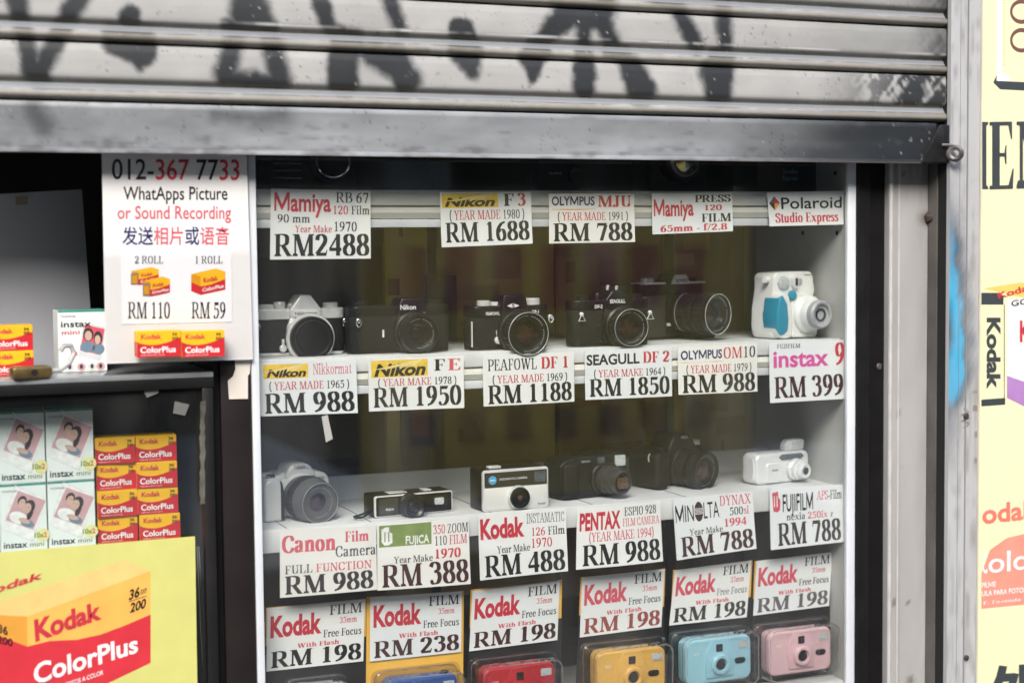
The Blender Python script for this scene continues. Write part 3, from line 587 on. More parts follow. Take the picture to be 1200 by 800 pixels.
mb = MB(); mb.box(xl1+.001, xr0+.0055, .262, .266, zf, zc1); mb.build('rear_pane', clear('rear glass', (.94, .93, .88), ior=1.3), case)
mb = MB()
for px in (503, 780): mb.box(at(px, 400, .27).x, at(px+9, 400, .27).x, .2665, .2745, zf, zc1)
mb.build('rear_door_frame', dframe, case, bevel=.001)

# boards and goods seen dimly through the rear glass
def board(name, label, cat, x0, y0, x1, y1, Y, mats, fn=None, th=.012):
    a, b = at(x0, y1, Y), at(x1, y0, Y); a.x, b.x = at(x0, 400, Y).x, at(x1, 400, Y).x
    zl = a.z; mb = MB(); mb.box(a.x, b.x, Y, Y+th, zl, b.z); ex = MB()
    if fn: fn(ex, a, b, Y)
    return tag(mb.build(name, mats, None, ((a.x+b.x)/2, Y, zl), bevel=.001, extra=ex), label, cat)
def bars(n, mi, w=.5):
    def f(ex, a, b, Y):
        for k in range(n):
            x = a.x+(b.x-a.x)*(.15+.7*random.random()); z = b.z-(b.z-a.z)*(.05+.8*k/n); ww = (b.x-a.x)*w*random.random()
            ex.box(max(a.x+.002, x-ww/2), min(b.x-.002, x+ww/2), Y-.001, Y-.0002, z-.035*random.random()-.012, z, mi)
    return f
olive = pm('olive yellow board', (.82, .68, .20), .6, var=.2, scale=6); brn = pm('brown board', (.66, .50, .20), .6, var=.3, scale=5); dbrn = pm('dark brown board', (.42, .29, .16), .6, var=.35, scale=5)
gold = pm('golden board', (.62, .38, .06), .6, var=.2, scale=6); beige = pm('beige board', (.70, .63, .52), .6, var=.12); gry = pm('grey board', (.48, .48, .46), .6, var=.15)
nbox = pm('navy carton', (.03, .05, .13), .5, var=.3); redd = pm('dull red print', (.22, .04, .03), .6); tan = pm('tan print', (.46, .36, .16), .6)
board('hanging_banner', 'olive yellow upright board seen through the case behind the upper left cards', 'board', 452, 226, 503, 700, .292, [olive, redd], bars(5, 1))
board('hanging_banner', 'broad brown board with tan print behind the middle of the case', 'board', 512, 226, 650, 700, .305, [brn, tan, redd], bars(9, 1, .8))
board('hanging_banner', 'dark brown board with red print behind the right of the case', 'board', 655, 226, 775, 700, .315, [dbrn, redd], bars(7, 1, .6))
board('hanging_banner', 'golden upright board low behind the case near the bulky black camera', 'board', 757, 440, 800, 700, .295, [gold, redd])
board('hanging_banner', 'pale beige board low behind the case at right', 'board', 802, 455, 874, 560, .300, [beige, dbrn], bars(3, 1, .5))
board('hanging_banner', 'dark red brown board high behind the case at right', 'board', 778, 226, 885, 452, .330, [dbrn, redd, brn], bars(6, 2, .7))
board('hanging_banner', 'grey upright board at the far right behind the case', 'board', 876, 226, 935, 700, .289, [gry, dbrn])
board('carton', 'navy blue carton behind the second camera of the middle shelf', 'box', 500, 322, 536, 418, .286, [nbox, whitei])
board('carton', 'navy blue carton low behind the case between two brown boards', 'box', 470, 470, 520, 640, .2755, [nbox, redd], bars(4, 1, .7))
board('carton', 'dark brown carton high behind the case near the dark blue one', 'box', 655, 300, 700, 420, .2865, [dbrn, redd], bars(3, 1))
# ---------------------------------------------------------------- left of the window: post, counter case, boxes, sheets
o_ = (ver(275, 0), 0, zlo); lp = root_at(thing('door_post', 'dark brown metal post between the counter case and the display window', 'post', o_), o_)
mb = MB(); mb.box(ver(257, 0), xl0-.0006, -.004, .12, zlo, zhi); mb.build('post_face', pm('dark brown metal', (.016, .012, .0115), .45, spec=.35, var=.2, scale=15), lp, bevel=.001)
mb = MB(); mb.box(ver(250, 0), ver(257, 0)-.0006, .004, .12, zlo, zhi-.01); mb.build('post_rebate', dframe, lp)
f = [at(x, y, -.005) for x, y in ((275,420),(294,420),(292.5,438),(290.5,440),(290.5,467),(268.5,467.5),(267,446),(273,441),(276,432))]
mb = MB(); mb.prism([(p.x, p.z) for p in f], -.0052, -.0044, 'y'); tag(mb.build('torn_tape', pm('cream tape', (.72, .66, .58), .6, var=.06), None, f[4]), 'torn piece of cream tape on the dark brown post', 'tape')
f = [at(x, y, -.001) for x, y in ((377,488),(384,486),(390,514),(382,518))]
mb = MB(); mb.prism([(p.x, p.z) for p in f], -.0010, -.0003, 'y'); tag(mb.build('tape_strip', pm('aged clear tape', (.42, .42, .39), .4), None, f[3]), 'short strip of old tape stuck on the window glass below the leftmost middle row card', 'tape')

YK = -.018
zk = at(110, 447, YK).z; xk0, xk1 = -1.25, ver(250, YK)
o_ = ((xk0+xk1)/2, .2, zlo); kc = root_at(thing('counter_case', 'black framed glass counter case full of boxed film, left of the window', 'counter case', o_), o_)
mb = MB(); mb.box(xk0, xk1, YK, YK+.02, zk-.013, zk-.001); mb.build('top_rail', dframe, kc, bevel=.001)
mb = MB(); mb.box(ver(236, YK), xk1-.001, YK, YK+.02, zlo, zk-.0135); mb.build('corner_post', dframe, kc, bevel=.001)
mb = MB(); mb.box(xk0, xk1, YK+.001, .52, zk-.0005, zk+.006); mb.build('glass_top', pm('grey glass top', (.26, .28, .28), .12, coat=.5, var=.15), kc, bevel=.001)
mb = MB(); mb.box(xk0, ver(236, YK)-.001, YK+.006, YK+.010, zlo, zk-.0135); mb.build('front_pane', clear('case glass', (.96, .98, .97), film=.03), kc)
zb_ = at(150, 635, .05).z
mb = MB(); mb.box(xk0, xk1-.03, .02, .40, zb_-.012, zb_-.0006); mb.build('shelf', pm('grey glass top', ()), kc)
mb = MB(); mb.box(xk0, xk1-.001, .42, .44, zlo, zk-.002); mb.build('back_panel', pm('black panel', (.015, .015, .014), .6), kc)
mb = MB(); mb.box(xk1-.012, xk1-.004, YK+.022, .41, zlo, zk-.014); mb.build('side_pane', pm('black panel', ()), kc)
for nm, q in (('tape_scrap', ((166,449),(184,447),(186,460),(172,466))), ('tape_scrap', ((205,470),(222,474),(217,487),(203,484)))):
    f = [at(x, y, YK+.004) for x, y in q]; mb = MB(); mb.prism([(p.x, p.z) for p in f], YK+.0044, YK+.0054, 'y')
    tag(mb.build(nm, pm('dull tape', (.16, .16, .15), .35), None, f[3]), 'clear tape scrap on the counter case glass, '+('just under its top rail' if q[0][0] == 166 else 'right above the stacked film boxes'), 'tape')

rs = np.random.RandomState(4); ys_ = list(range(470, 593, 6))
lft = [at(233.5+2*rs.rand(), y, YK-.0012) for y in ys_]; rgt_ = [at(239+2.5*rs.rand(), y, YK-.0012) for y in ys_][::-1]
mb = MB(); mb.prism([(p.x, p.z) for p in lft+rgt_], YK-.0012, YK-.0003, 'y'); tag(mb.build('torn_tape', pm('dirty old tape', (.13, .125, .10), .5, var=.6, scale=60), None, lft[-1]), 'long ragged strip of dirty old tape on the counter case corner post', 'tape')
for k, (xa_, xb2) in enumerate(((231, 241), (233, 246))):
    a, b = at(xa_, 640, .03), at(xb2, 830, .03); mb = MB(); mb.tube([a, a.lerp(b, .5)+Vector((-.001, 0, 0)), b], .0006); tag(mb.build('wire', pm('pale thin wire', (.28, .28, .26), .4), None, b), ('thin pale wire hanging in the counter case, the one nearer the poster' if not k else 'thin pale wire hanging in the counter case, the one nearer the post'), 'wire', 'thin wires beside the poster')
kyel = pm('film box yellow', (.86, .47, .015), .38, var=.05); kred = pm('film box red', (.58, .022, .03), .38, var=.08)
def filmbox_mesh(w, h, d):
    mb = MB(); mb.box(-w/2, w/2, 0, d, 0, h)
    ex = MB(); F_ = lambda u, v, l=0: Vector((-w/2+u*w, -.0001-l, v*h))
    wave = [(u/14, .60 - .16*math.sin(math.pi*(u/14)**.8)*(1 if u < 9 else 1) + .13*(u/14)**2) for u in range(15)]
    ex.poly([F_(.004, .004), F_(.996, .004)] + [F_(min(max(u, .004), .996), v) for u, v in wave[::-1]], 1)
    for s in (-1, 1): ex.poly([(s*(w/2+.0001), y, z) for y, z in ((.001, .001), (d-.001, .001), (d-.001, h*.58), (.001, h*(.60 if s < 0 else .73)))], 1)
    ex.poly([(-w/2+.001, .001, h+.0001), (w/2-.001, .001, h+.0001), (w/2-.001, d*.45, h+.0001), (-w/2+.001, d*.6, h+.0001)], 0)
    q = lambda x0, z0, x1, z1: (lambda s, t, l=0: F_(x0+(x1-x0)*s, z0+(z1-z0)*t, l+.0001))
    write(ex, [('Kodak', 2)], 'B', q(.10, .69, .56, .88)); write(ex, [('ColorPlus', 3)], 'B', q(.08, .17, .88, .40))
    write(ex, [('36', 4)], 'B', q(.80, .80, .92, .91)); write(ex, [('200', 4)], 'B', q(.79, .64, .94, .75))
    write(ex, [('FILME PARA FOTOS A COLOR', 3)], 'n', q(.09, .06, .62, .10))
    return mb.build('film_box', [kyel, kred, red, whitei, black], None, (0, 0, 0), bevel=.0006, seg=1, smooth=0, extra=ex)
fb0 = None
def film_box(P, w, h, label, group, rz=0, d=.037):
    global fb0
    if fb0 is None: fb0 = (filmbox_mesh(.057, .037, .037)); o = fb0
    else: o = fb0.copy(); COL.objects.link(o)
    o.location = P; o.scale = (w/.057, d/.037, h/.037); o.rotation_euler = (0, 0, rz); return tag(o, label, 'film box', group)
YF = .05; xa, xm, xb_ = at(112, 570, YF).x, at(161, 570, YF).x, at(210.5, 570, YF).x
hz = (at(136, 512, YF).z-zb_)/4
for c_, (x0, x1) in enumerate(((xa, xm), (xm, xb_))):
    for r_ in range(4):
        film_box(Vector(((x0+x1)/2+random.uniform(-.002, .002), YF+random.uniform(-.001, .006), zb_+hz*r_)), x1-x0-.002, hz-.0004, f'yellow and red film box, {("bottom","second lowest","second highest","top")[r_]} of the {("left","right")[c_]} column of four in case', 'film boxes stacked in the counter case', R(random.uniform(-3, 3)))
ibw = pm('instant film box white', (.78, .83, .81), .4, var=.03); ibg = pm('instant film box green', (.02, .26, .20), .45)
skin_ = pm('printed skin tone', (.62, .42, .33), .5); hair_ = pm('printed dark hair', (.05, .035, .04), .5); rose = pm('printed rose', (.60, .36, .38), .5); slate = pm('printed slate blue', (.16, .24, .32), .5); pale = pm('printed pale grey', (.66, .67, .68), .5); lime = pm('printed lime yellow', (.80, .77, .34), .5)
IBM = [ibw, ibg, black, skin_, hair_, rose, slate, pale, lime, pinkr, green, whitei, navy]
def disc(ex, fn, cx, cy, rx, ry, mi, l, n=14, a0=0): ex.poly([fn(cx+rx*math.cos(a0+2*math.pi*k/n), cy+ry*math.sin(a0+2*math.pi*k/n), l) for k in range(n)], mi)
def snapshot(ex, fn, l=.0002):
    """a tilted white bordered instant photograph of two people, printed on the box front (fn: u, v up)"""
    c, s = math.cos(R(-24)), math.sin(R(-24)); T = lambda x, y, k=0: fn(min(.985, max(.015, .52+(x*c-y*s)*.80)), .59+(x*s+y*c)*.80*.66, l+k)
    r4 = lambda x0, y0, x1, y1, mi, k: ex.poly([T(x0, y0, k), T(x1, y0, k), T(x1, y1, k), T(x0, y1, k)], mi)
    r4(-.52, -.72, .56, .60, 7, 0); r4(-.50, -.70, .54, .58, 11, .00003); r4(-.38, -.40, .42, .48, 5, .00006)
    d = lambda x, y, rx, ry, mi, k: ex.poly([T(x+rx*math.cos(q*.5236), y+ry*math.sin(q*.5236), k) for q in range(12)], mi)
    d(-.08, -.22, .26, .17, 11, .00008); d(.20, -.28, .20, .11, 6, .00009); d(.07, .16, .16, .21, 4, .0001); d(.17, -.02, .07, .18, 4, .000105); d(-.17, .25, .12, .15, 4, .00011); d(.03, .10, .115, .16, 3, .00012); d(-.15, .19, .09, .125, 3, .00013); d(.10, -.24, .17, .07, 3, .00014)
    for x, y in ((-.02, .13), (.06, .13), (-.18, .23), (-.12, .23)): d(x, y, .013, .013, 4, .00016)
    d(.02, .04, .04, .014, 5, .00016); d(-.15, .14, .03, .011, 5, .00016)
def instant_box(w, h, d):
    mb = MB(); mb.box(-w/2, w/2, 0, d, 0, h); ex = MB(); F_ = lambda u, v, l=0: Vector((-w/2+u*w, -.0001-l, v*h))
    ex.poly([(-w/2+.0005, .0005, h+.0001), (w/2-.0005, .0005, h+.0001), (w/2-.0005, d-.0005, h+.0001), (-w/2+.0005, d-.0005, h+.0001)], 1)
    ex.poly([F_(.004, .97), F_(.996, .97), F_(.996, .998), F_(.004, .998)], 1)
    q = lambda x0, z0, x1, z1: (lambda s, t, l=0: F_(x0+(x1-x0)*s, z0+(z1-z0)*t, l+.0004))
    snapshot(ex, F_); disc(ex, F_, .90, .22, .15, .10, 8, .0003)
    write(ex, [('FUJIFILM', 2)], 's', q(.06, .89, .36, .915)); write(ex, [('instax', 2)], 'b', q(.06, .06, .56, .155)); write(ex, [('mini', 10)], 'n', q(.62, .06, .92, .135)); write(ex, [('10', 10), ('x', 10), ('2', 9)], 'B', q(.72, .19, .99, .265))
    return mb.build('instant_film_box', IBM, None, (0, 0, 0), bevel=.0006, seg=1, smooth=0, extra=ex)
YI = .046; ib = None; ztop_, zmid_ = at(84, 478.5, YI).z, at(84, 562.5, YI).z; zbt = at(84, 640, YI).z
for j, (z0, z1_) in enumerate(((zmid_, ztop_), (zb_, zmid_))):
    for i, (a, b) in enumerate(((-1.5, 54), (55, 111))):
        x0, x1 = at(a, 560, YI).x, at(b, 560, YI).x
        if ib is None: ib = instant_box(.06, .09, .045); o = ib
        else: o = ib.copy(); COL.objects.link(o)
        o.location = ((x0+x1)/2, YI+.001*i, z0); o.scale = ((x1-x0)/.06-.01, 1, (z1_-z0-.0005)/.09); o.rotation_euler = (0, 0, R(random.uniform(-.6, .6)))
        tag(o, f'white instant film box with snapshot print, {("upper","lower")[j]} {("left","right")[i]} of four in counter case', 'film box', 'instant film boxes in the counter case')
# on the counter top
zt_ = zk+.0064
for k, nm in enumerate(('lower', 'upper')):
    x0, x1 = at(-14, 420, .035).x, at(39.5, 420, .035).x
    hh = (at(12, 381, .035).z - zt_)/2
    film_box(Vector(((x0+x1)/2, .035+.002*k, zt_+hh*k)), x1-x0, hh-.0004, f'yellow and red film box on the counter top, {nm} of two at left', 'film boxes on the counter top')
x0, x1, h_ = at(69, 430, .06).x, at(126, 430, .06).x, at(97, 363, .06).z-zt_
w_ = x1-x0; mb = MB(); mb.box(-w_/2, w_/2, 0, .04, 0, h_); ex = MB(); F_ = lambda u, v, l=0: Vector((-w_/2+u*w_, -.0001-l, v*h_))
q = lambda x0, z0, x1, z1: (lambda s, t, l=0: F_(x0+(x1-x0)*s, z0+(z1-z0)*t, l+.0003))
ex.poly([F_(.004, .965), F_(.996, .965), F_(.996, .998), F_(.004, .998)], 1); ex.poly([(-w_/2+.0005, .0005, h_+.0001), (w_/2-.0005, .0005, h_+.0001), (w_/2-.0005, .0395, h_+.0001), (-w_/2+.0005, .0395, h_+.0001)], 1)
P4 = lambda pts, mi, l: ex.poly([F_(u, v, l) for u, v in pts], mi)
P4(((.40,.26),(.86,.16),(.99,.70),(.54,.80)), 7, .0001); P4(((.44,.35),(.86,.26),(.96,.68),(.56,.76)), 9, .00014)
for cx, cy, rx, ry, mi, l in ((.60,.40,.16,.09,6,.0002),(.82,.36,.13,.09,6,.0002),(.62,.60,.11,.11,4,.00022),(.82,.54,.09,.11,4,.00022),(.62,.58,.075,.08,3,.00025),(.81,.51,.06,.075,3,.00025)): disc(ex, F_, cx, cy, rx, ry, mi, l)
for cx, mi in ((.22, 7), (.46, 5), (.68, 7), (.86, 5)): disc(ex, F_, cx, .08, .09, .065, mi, .0002); disc(ex, F_, cx, .085, .035, .04, 4, .00024)
write(ex, [('FUJIFILM', 2)], 's', q(.06, .885, .36, .915)); write(ex, [('instax', 2)], 'b', q(.06, .73, .68, .83)); write(ex, [('mini', 9)], 'b', q(.07, .61, .44, .68)); disc(ex, F_, .31, .30, .11, .07, 11, .00028); write(ex, [('x2', 9)], 'B', q(.23, .27, .39, .335))
o = tag(mb.build('instant_film_box', IBM, None, (0, 0, 0), bevel=.0006, seg=1, smooth=0, extra=ex), 'white instant film box with pink lettering standing alone on the counter top', 'film box'); o.location = ((x0+x1)/2, .06, zt_); o.rotation_euler = (0, 0, R(2))
# padlock
brass = pm('worn brass', (.34, .24, .10), .35, metal=.9, var=.25, scale=80)
P = at_z(36, 443, zt_); lk = thing('padlock', 'small brass padlock lying open on the counter top by the film boxes', 'padlock', P, R(6))
mb = MB(); mb.prism(rrect(.046, .014, .004, 4, 0, .0072), -.012, .012, 'y'); mb.build('body', brass, lk, bevel=.002)
mb = MB(); mb.lathe([(.004, 0), (.004, .001)], (.002, -.012, .0072), n=16); mb.build('keyhole', dkplast, lk)
mb = MB(); mb.tube([(.022, .0, .0075), (.034, .0, .008), (.046, .002, .016), (.052, .004, .027), (.049, .006, .036), (.041, .007, .036), (.037, .007, .030)], .0030, 10); mb.build('shackle', pm('worn steel', (.62, .61, .58), .4, metal=.5, var=.35), lk)
# dim paper sheet hanging behind the counter
fS = quad((-40, 230), (96, 222), (111, 431), (-40, 440), .16, .012)
mb = MB(); sheet(mb, fS, 0, 16, 12); tag(mb.build('hanging_paper', pm('grey paper back', (.33, .34, .365), .7, var=.05, scale=5, bump=.6, bscale=6), None, fS(.5, 1), smooth=60), 'large plain grey paper sheet hanging behind the counter top', 'paper')
f = [at(x, y, .15) for x, y in ((17, 231), (31, 230), (31, 240), (17, 241))]; mb = MB(); mb.prism([(p.x, p.z) for p in f], .135, .136, 'y'); tag(mb.build('tape_strip', pm('tan tape', (.22, .19, .14), .5), None, f[3]), 'small tan tape strip at the top of the grey hanging paper', 'tape')
# phone number sign
YP = -.013
fP = quad((119, 170), (289, 176), (296.5, 421), (124, 426), YP, 0); o_ = fP(.5, 1)
sg = tag(MB.build(sheet(MB(), fP), 'phone_sign', pm('sign paper', (.76, .75, .73), .5, var=.02, scale=6, bump=.1, bscale=25), None, o_, smooth=60), 'tall white paper sign with telephone number and film prices left of the window', 'sign'); sg['_o'] = tuple(o_)
def onp(parent, name, segs, font, x0, y0, x1, y1, Y=YP-.0002, sl=0):
    m = MB(); write(m, segs, font, pxq((x0, y0), (x1, y0+sl), (x1, y1+sl), (x0, y1), Y)); return m.build(name, INKS, parent, smooth=0)
onp(sg, 'phone_number', [('012-', K), ('367', RD), (' 77', K), ('33', RD)], 'm', 131, 185, 280.5, 210, sl=1)
onp(sg, 'caption', [('WhatApps Picture', K)], 'm', 144.5, 218, 266.5, 234, sl=0); onp(sg, 'caption', [('or Sound Recording', PR)], 'm', 137.7, 240.7, 270.7, 256.3)
onp(sg, 'caption', [('发送', NV), ('相片', PR), ('或', NV), ('语音', PR)], 'm', 143.4, 268.5, 268.5, 285)
f = quad((142, 294), (271, 294), (272, 377), (143, 380), YP-.0006); mb = MB(); sheet(mb, f, 0, 4, 3, .0003); mb.build('price_panel', pm('clean white paper', (.83, .84, .85), .5, var=.02), sg)
for t, x0, x1, y0, y1 in (('2 ROLL', 158, 191, 300, 308.8), ('1 ROLL', 229, 260.5, 300, 308.8)): onp(sg, 'caption', [(t, GR)], 's', x0, y0, x1, y1, YP-.0008)
for t, x0, x1 in (('RM 110', 150, 199), ('RM 59', 224.5, 264)): onp(sg, 'price', [(t, K)], 's', x0, 354, x1, 373, YP-.0008)
PIC = [kyel, kred, red, whitei, black, pm('film can grey', (.25, .2, .14), .4), pm('box side orange', (.70, .30, .01), .4)]
def boxpic(ex, x, y, w, h, Y, can=True):
    q = lambda pts, mi, l: ex.poly([at(a, b, Y-l) for a, b in pts], mi)
    q(((x, y+h*.22), (x+w*.28, y+h*.30), (x+w*.28, y+h), (x, y+h*.85)), 6, .0001); q(((x+w*.28, y+h*.30), (x+w, y+h*.12), (x+w, y+h*.80), (x+w*.28, y+h)), 0, .0001); q(((x, y+h*.22), (x+w*.72, y), (x+w, y+h*.12), (x+w*.28, y+h*.30)), 0, .0001)
    q(((x+w*.28, y+h*.68), (x+w*.6, y+h*.60), (x+w, y+h*.40), (x+w, y+h*.80), (x+w*.28, y+h)), 1, .00014); q(((x, y+h*.52), (x+w*.28, y+h*.68), (x+w*.28, y+h), (x, y+h*.85)), 1, .00014)
    write(ex, [('Kodak', 2)], 'B', pxq((x+w*.36, y+h*.36), (x+w*.78, y+h*.26), (x+w*.78, y+h*.44), (x+w*.36, y+h*.54), Y-.0002)); write(ex, [('ColorPlus', 3)], 'B', pxq((x+w*.33, y+h*.74), (x+w*.95, y+h*.58), (x+w*.95, y+h*.72), (x+w*.33, y+h*.88), Y-.0002))
    if can: q(((x-w*.02, y+h*.36), (x+w*.25, y+h*.34), (x+w*.25, y+h*.98), (x-w*.02, y+h*.98)), 5, .0003); q(((x+w*.02, y+h*.46), (x+w*.21, y+h*.45), (x+w*.21, y+h*.90), (x+w*.02, y+h*.90)), 6, .00034)
for a in ((154, 313, 32, 21, YP-.0008), (168, 324, 31, 23, YP-.0013), (224, 314.5, 40, 31, YP-.0008, False)): m = MB(); boxpic(m, *a); m.build('box_picture', PIC, sg, smooth=0)
f = quad((121, 297), (292, 293), (295.5, 419), (124.5, 424), YP-.0045, .001); mb = MB(); sheet(mb, f, 0, 10, 6, .0003); mb.build('plastic_sleeve', clear('sleeve film', (.97, .97, .97), .12, 1.4, bump=.5, bscale=22), sg, smooth=60)
for k, (x0, x1) in enumerate(((160.5, 212.5), (213, 263.5))):
    a, b = at(x0, 419, YP-.03), at(x1, 418.5, YP-.03); h_ = at(x0, 388, YP-.03).z-a.z
    film_box(Vector(((a.x+b.x)/2, YP-.03, a.z)), b.x-a.x, h_, f'yellow and red film box taped low on the phone sign, {("left","right")[k]} of two', 'film boxes taped to the phone sign', d=.0185)
# yellow poster on the counter case
YQ = -.022
fY = quad((-40, 650), (228.5, 628), (232, 850), (-40, 880), YQ, .0); o_ = fY(.5, 1)
po = tag(MB.build(sheet(MB(), fY), 'film_poster', pm('lime yellow poster paper', (.62, .61, .19), .35, var=.05, coat=.3, bump=.5, bscale=9), None, o_), 'lime yellow poster of a big film box, on the front of the counter case', 'poster'); po['_o'] = tuple(o_)
PM = [pm('poster orange', (.86, .46, .10), .35, coat=.3, bump=.5, bscale=9), pm('poster light orange', (.88, .56, .20), .35, coat=.3, bump=.5, bscale=9), pm('poster red', (.62, .035, .05), .35, coat=.3, bump=.5, bscale=9), whitei, black, red, pm('poster deep orange', (.72, .33, .05), .4, coat=.2), grey]
m = MB(); q = lambda pts, mi, l: m.poly([at(a, b, YQ-l) for a, b in pts], mi)
q(((-40,718),(146,656),(176.5,668.5),(32,722)), 1, .0001); q(((-40,718),(32,722),(32,860),(-40,860)), 6, .0001); q(((32,722),(176.5,668.5),(176.5,776),(32,845)), 0, .0001)
q(((32,757),(58,750.5),(90,749),(118,743),(146,732.5),(176.5,719.5),(176.5,776),(32,845)), 2, .00018); q(((-40,735),(0,745),(32,757),(32,850),(-40,850)), 2, .00018)
m.build('box_picture', PM, po, smooth=0)
def onq(segs, font, TL, TR, BR, BL, mi=None, nm='lettering', par=None, Y=YQ-.0003, mats=PM, sh=0):
    m = MB(); write(m, segs, font, pxq(TL, TR, BR, BL, Y), sh); m.build(nm, mats, par or po, smooth=0)
onq([('Kodak', 5)], 'X', (39.6,725.6), (117.9,703), (119.2,723.4), (41.4,750.4)); onq([('ColorPlus', 3)], 'B', (39,777), (161,742), (162,763), (40,801))
onq([('36', 4)], 'B', (151,691), (163.5,686.5), (163.5,698), (151,702.5), sh=.15); onq([('EXP', 4)], 'b', (165,690.5), (172,688), (172,693.5), (165,696)); onq([('200', 4)], 'B', (152,706.5), (171,700), (171,711), (152,717.5), sh=.15)
onq([('36', 4)], 'B', (-2,730), (9,734), (9,744), (-2,740)); onq([('200', 4)], 'B', (-3,743.5), (15,748), (15,757), (-3,752.5)); onq([('Kodak', 5)], 'B', (-32,693), (48,669), (52,676), (-28,702), sh=.3)
onq([('FOTOS A COLOR', 3)], 'b', (77,799), (121,784), (121,789.5), (77,804.5))
m = MB(); m.poly([at(a, b, YQ-.0004) for a, b in ((151,704.3),(172,697.2),(172,697.9),(151,705))], 4); m.build('rule_line', PM, po, smooth=0)

# ---------------------------------------------------------------- posters on the pillar wall at the right edge
YR = -.0595
pyel = pm('pale yellow poster paper', (.84, .79, .48), .42, var=.03, scale=4, bump=.3, bscale=7)
RM_ = [pyel, pm('poster charcoal', (.045, .055, .06), .5), pm('poster brown', (.16, .075, .06), .5), whitei, pm('poster coral', (.80, .20, .15), .45), red, pm('poster amber', (.86, .56, .14), .45), pm('poster violet', (.42, .22, .50), .45), pm('poster salmon', (.82, .30, .22), .45), black]
def wallposter(label, y0, y1):
    f = quad((1149.5, y0), (1330, y0), (1330, y1), (1149.5, y1), YR); xx = X1+.002
    a = at(1149, y1, YR); b = at(1330, y0, YR); fz = (a.z, at(1149, y0, YR).z)
    g = lambda u, v, l=0: Vector((xx+(b.x-xx)*u, YR-l, fz[1]+(fz[0]-fz[1])*v)); o_ = g(.5, 1)
    p = tag(MB.build(sheet(MB(), g, 0, 4, 8, .0008), 'wall_poster', pyel, None, o_), label, 'poster'); p['_o'] = tuple(o_); return p
pu = wallposter('pale yellow wall poster with film canister, big black serif letters and coral panel', -60, 900); pl = pu
L = lambda *a, **k: onq(*a, Y=YR-.0004, mats=RM_, **k)
m = MB(); Q = lambda pts, mi, l=.0001: m.poly([at(a, b, YR-l) for a, b in pts], mi)
def done(nm='picture', par=None):
    global m
    m.build(nm, RM_, par or pu, smooth=0); m = MB()
Q(((1152.5,143),(1158,143),(1158,146),(1156,148),(1156,217),(1158,219),(1158,222),(1151,222),(1151,143)), 1); done('lettering')
Q(((1169,-20),(1174,-20),(1174,84),(1186,95),(1168,95),(1168,84)), 3); Q(((1164,97),(1168,88),(1168,95),(1215,97),(1215,107),(1172,105)), 1, .00014); done('phone_picture')
for cy in (14, 47.5):
    n = 28; rg = [(1197+13.5*math.cos(2*math.pi*k/n), cy+14.5*math.sin(2*math.pi*k/n)) for k in range(n)]; ri = [(1197+10.5*math.cos(2*math.pi*k/n), cy+9.5*math.sin(2*math.pi*k/n)) for k in range(n)]
    for k in range(n): Q((rg[k], rg[(k+1) % n], ri[(k+1) % n], ri[k]), 2)
    done('digit')
for k in range(26): Q(((1176.5, -10+3.4*k), (1177.3, -10+3.4*k), (1177.3, -8.6+3.4*k), (1176.5, -8.6+3.4*k)), 2)
done('dotted_line')
Q(((1150,343),(1172,343),(1176,347),(1176,357),(1150,357)), 1); Q(((1150,357),(1177,357),(1177,470),(1150,470)), 0, .00012); Q(((1150,468),(1178,466),(1178,474),(1150,476)), 1, .00016); Q(((1176.4,357),(1177.4,357),(1177.4,468),(1176.4,468)), 1, .00018); done('canister_picture')
Q(((1152,338),(1195,331),(1260,337),(1200,349)), 6); Q(((1180,352),(1200,349),(1200,476),(1180,466)), 3); Q(((1200,349),(1260,340),(1260,470),(1200,476)), 6); Q(((1180,440),(1200,447),(1200,476),(1180,466)), 7, .00014); Q(((1200,447),(1260,440),(1260,470),(1200,476)), 7, .00014)
done('carton_picture')
L([('EN', 1)], 'S', (1159.5,143), (1226,142), (1226,220), (1159.5,222), par=pu)
L([('Kodak', 1)], 'X', (1172.5,372), (1172.5,456), (1157,456), (1157,372), par=pu); L([('Kodak', 5)], 'B', (1168,343), (1212,331), (1214,338), (1170,350), par=pu); L([('GOLD', 9)], 'b', (1185,352), (1222,346), (1222,353), (1185,359), par=pu); L([('Kodak', 5)], 'B', (1195,375), (1250,370), (1250,396), (1195,400), par=pu)
m = MB(); Q(((1150,672),(1160,644),(1180,630),(1205,624),(1290,618),(1290,699),(1150,713)), 8); m.build('coral_panel', RM_, pl, smooth=0)
L([('odak', 4)], 'B', (1151,590), (1216,584), (1216,606), (1151,613), par=pl); L([('olor', 3)], 'b', (1158,646), (1222,640), (1222,664), (1158,671), par=pl)
L([('C', 3)], 'b', (1151,646), (1157,646), (1157,671), (1151,671), par=pl)
L([('FILME', 3)], 'B', (1150.5,682), (1167,680.5), (1167,686.5), (1150.5,688), par=pl); L([('ULA PARA FOTOS A COLOR', 3)], 'B', (1150.5,692), (1232,684.5), (1232,690.5), (1150.5,698), par=pl)
L([('y F. Fazenda', 3)], 's', (1152,704), (1196,700), (1196,703.5), (1152,708), par=pl); L([('外', 1)], 'X', (1156,790), (1222,786), (1222,830), (1156,836), par=pl)
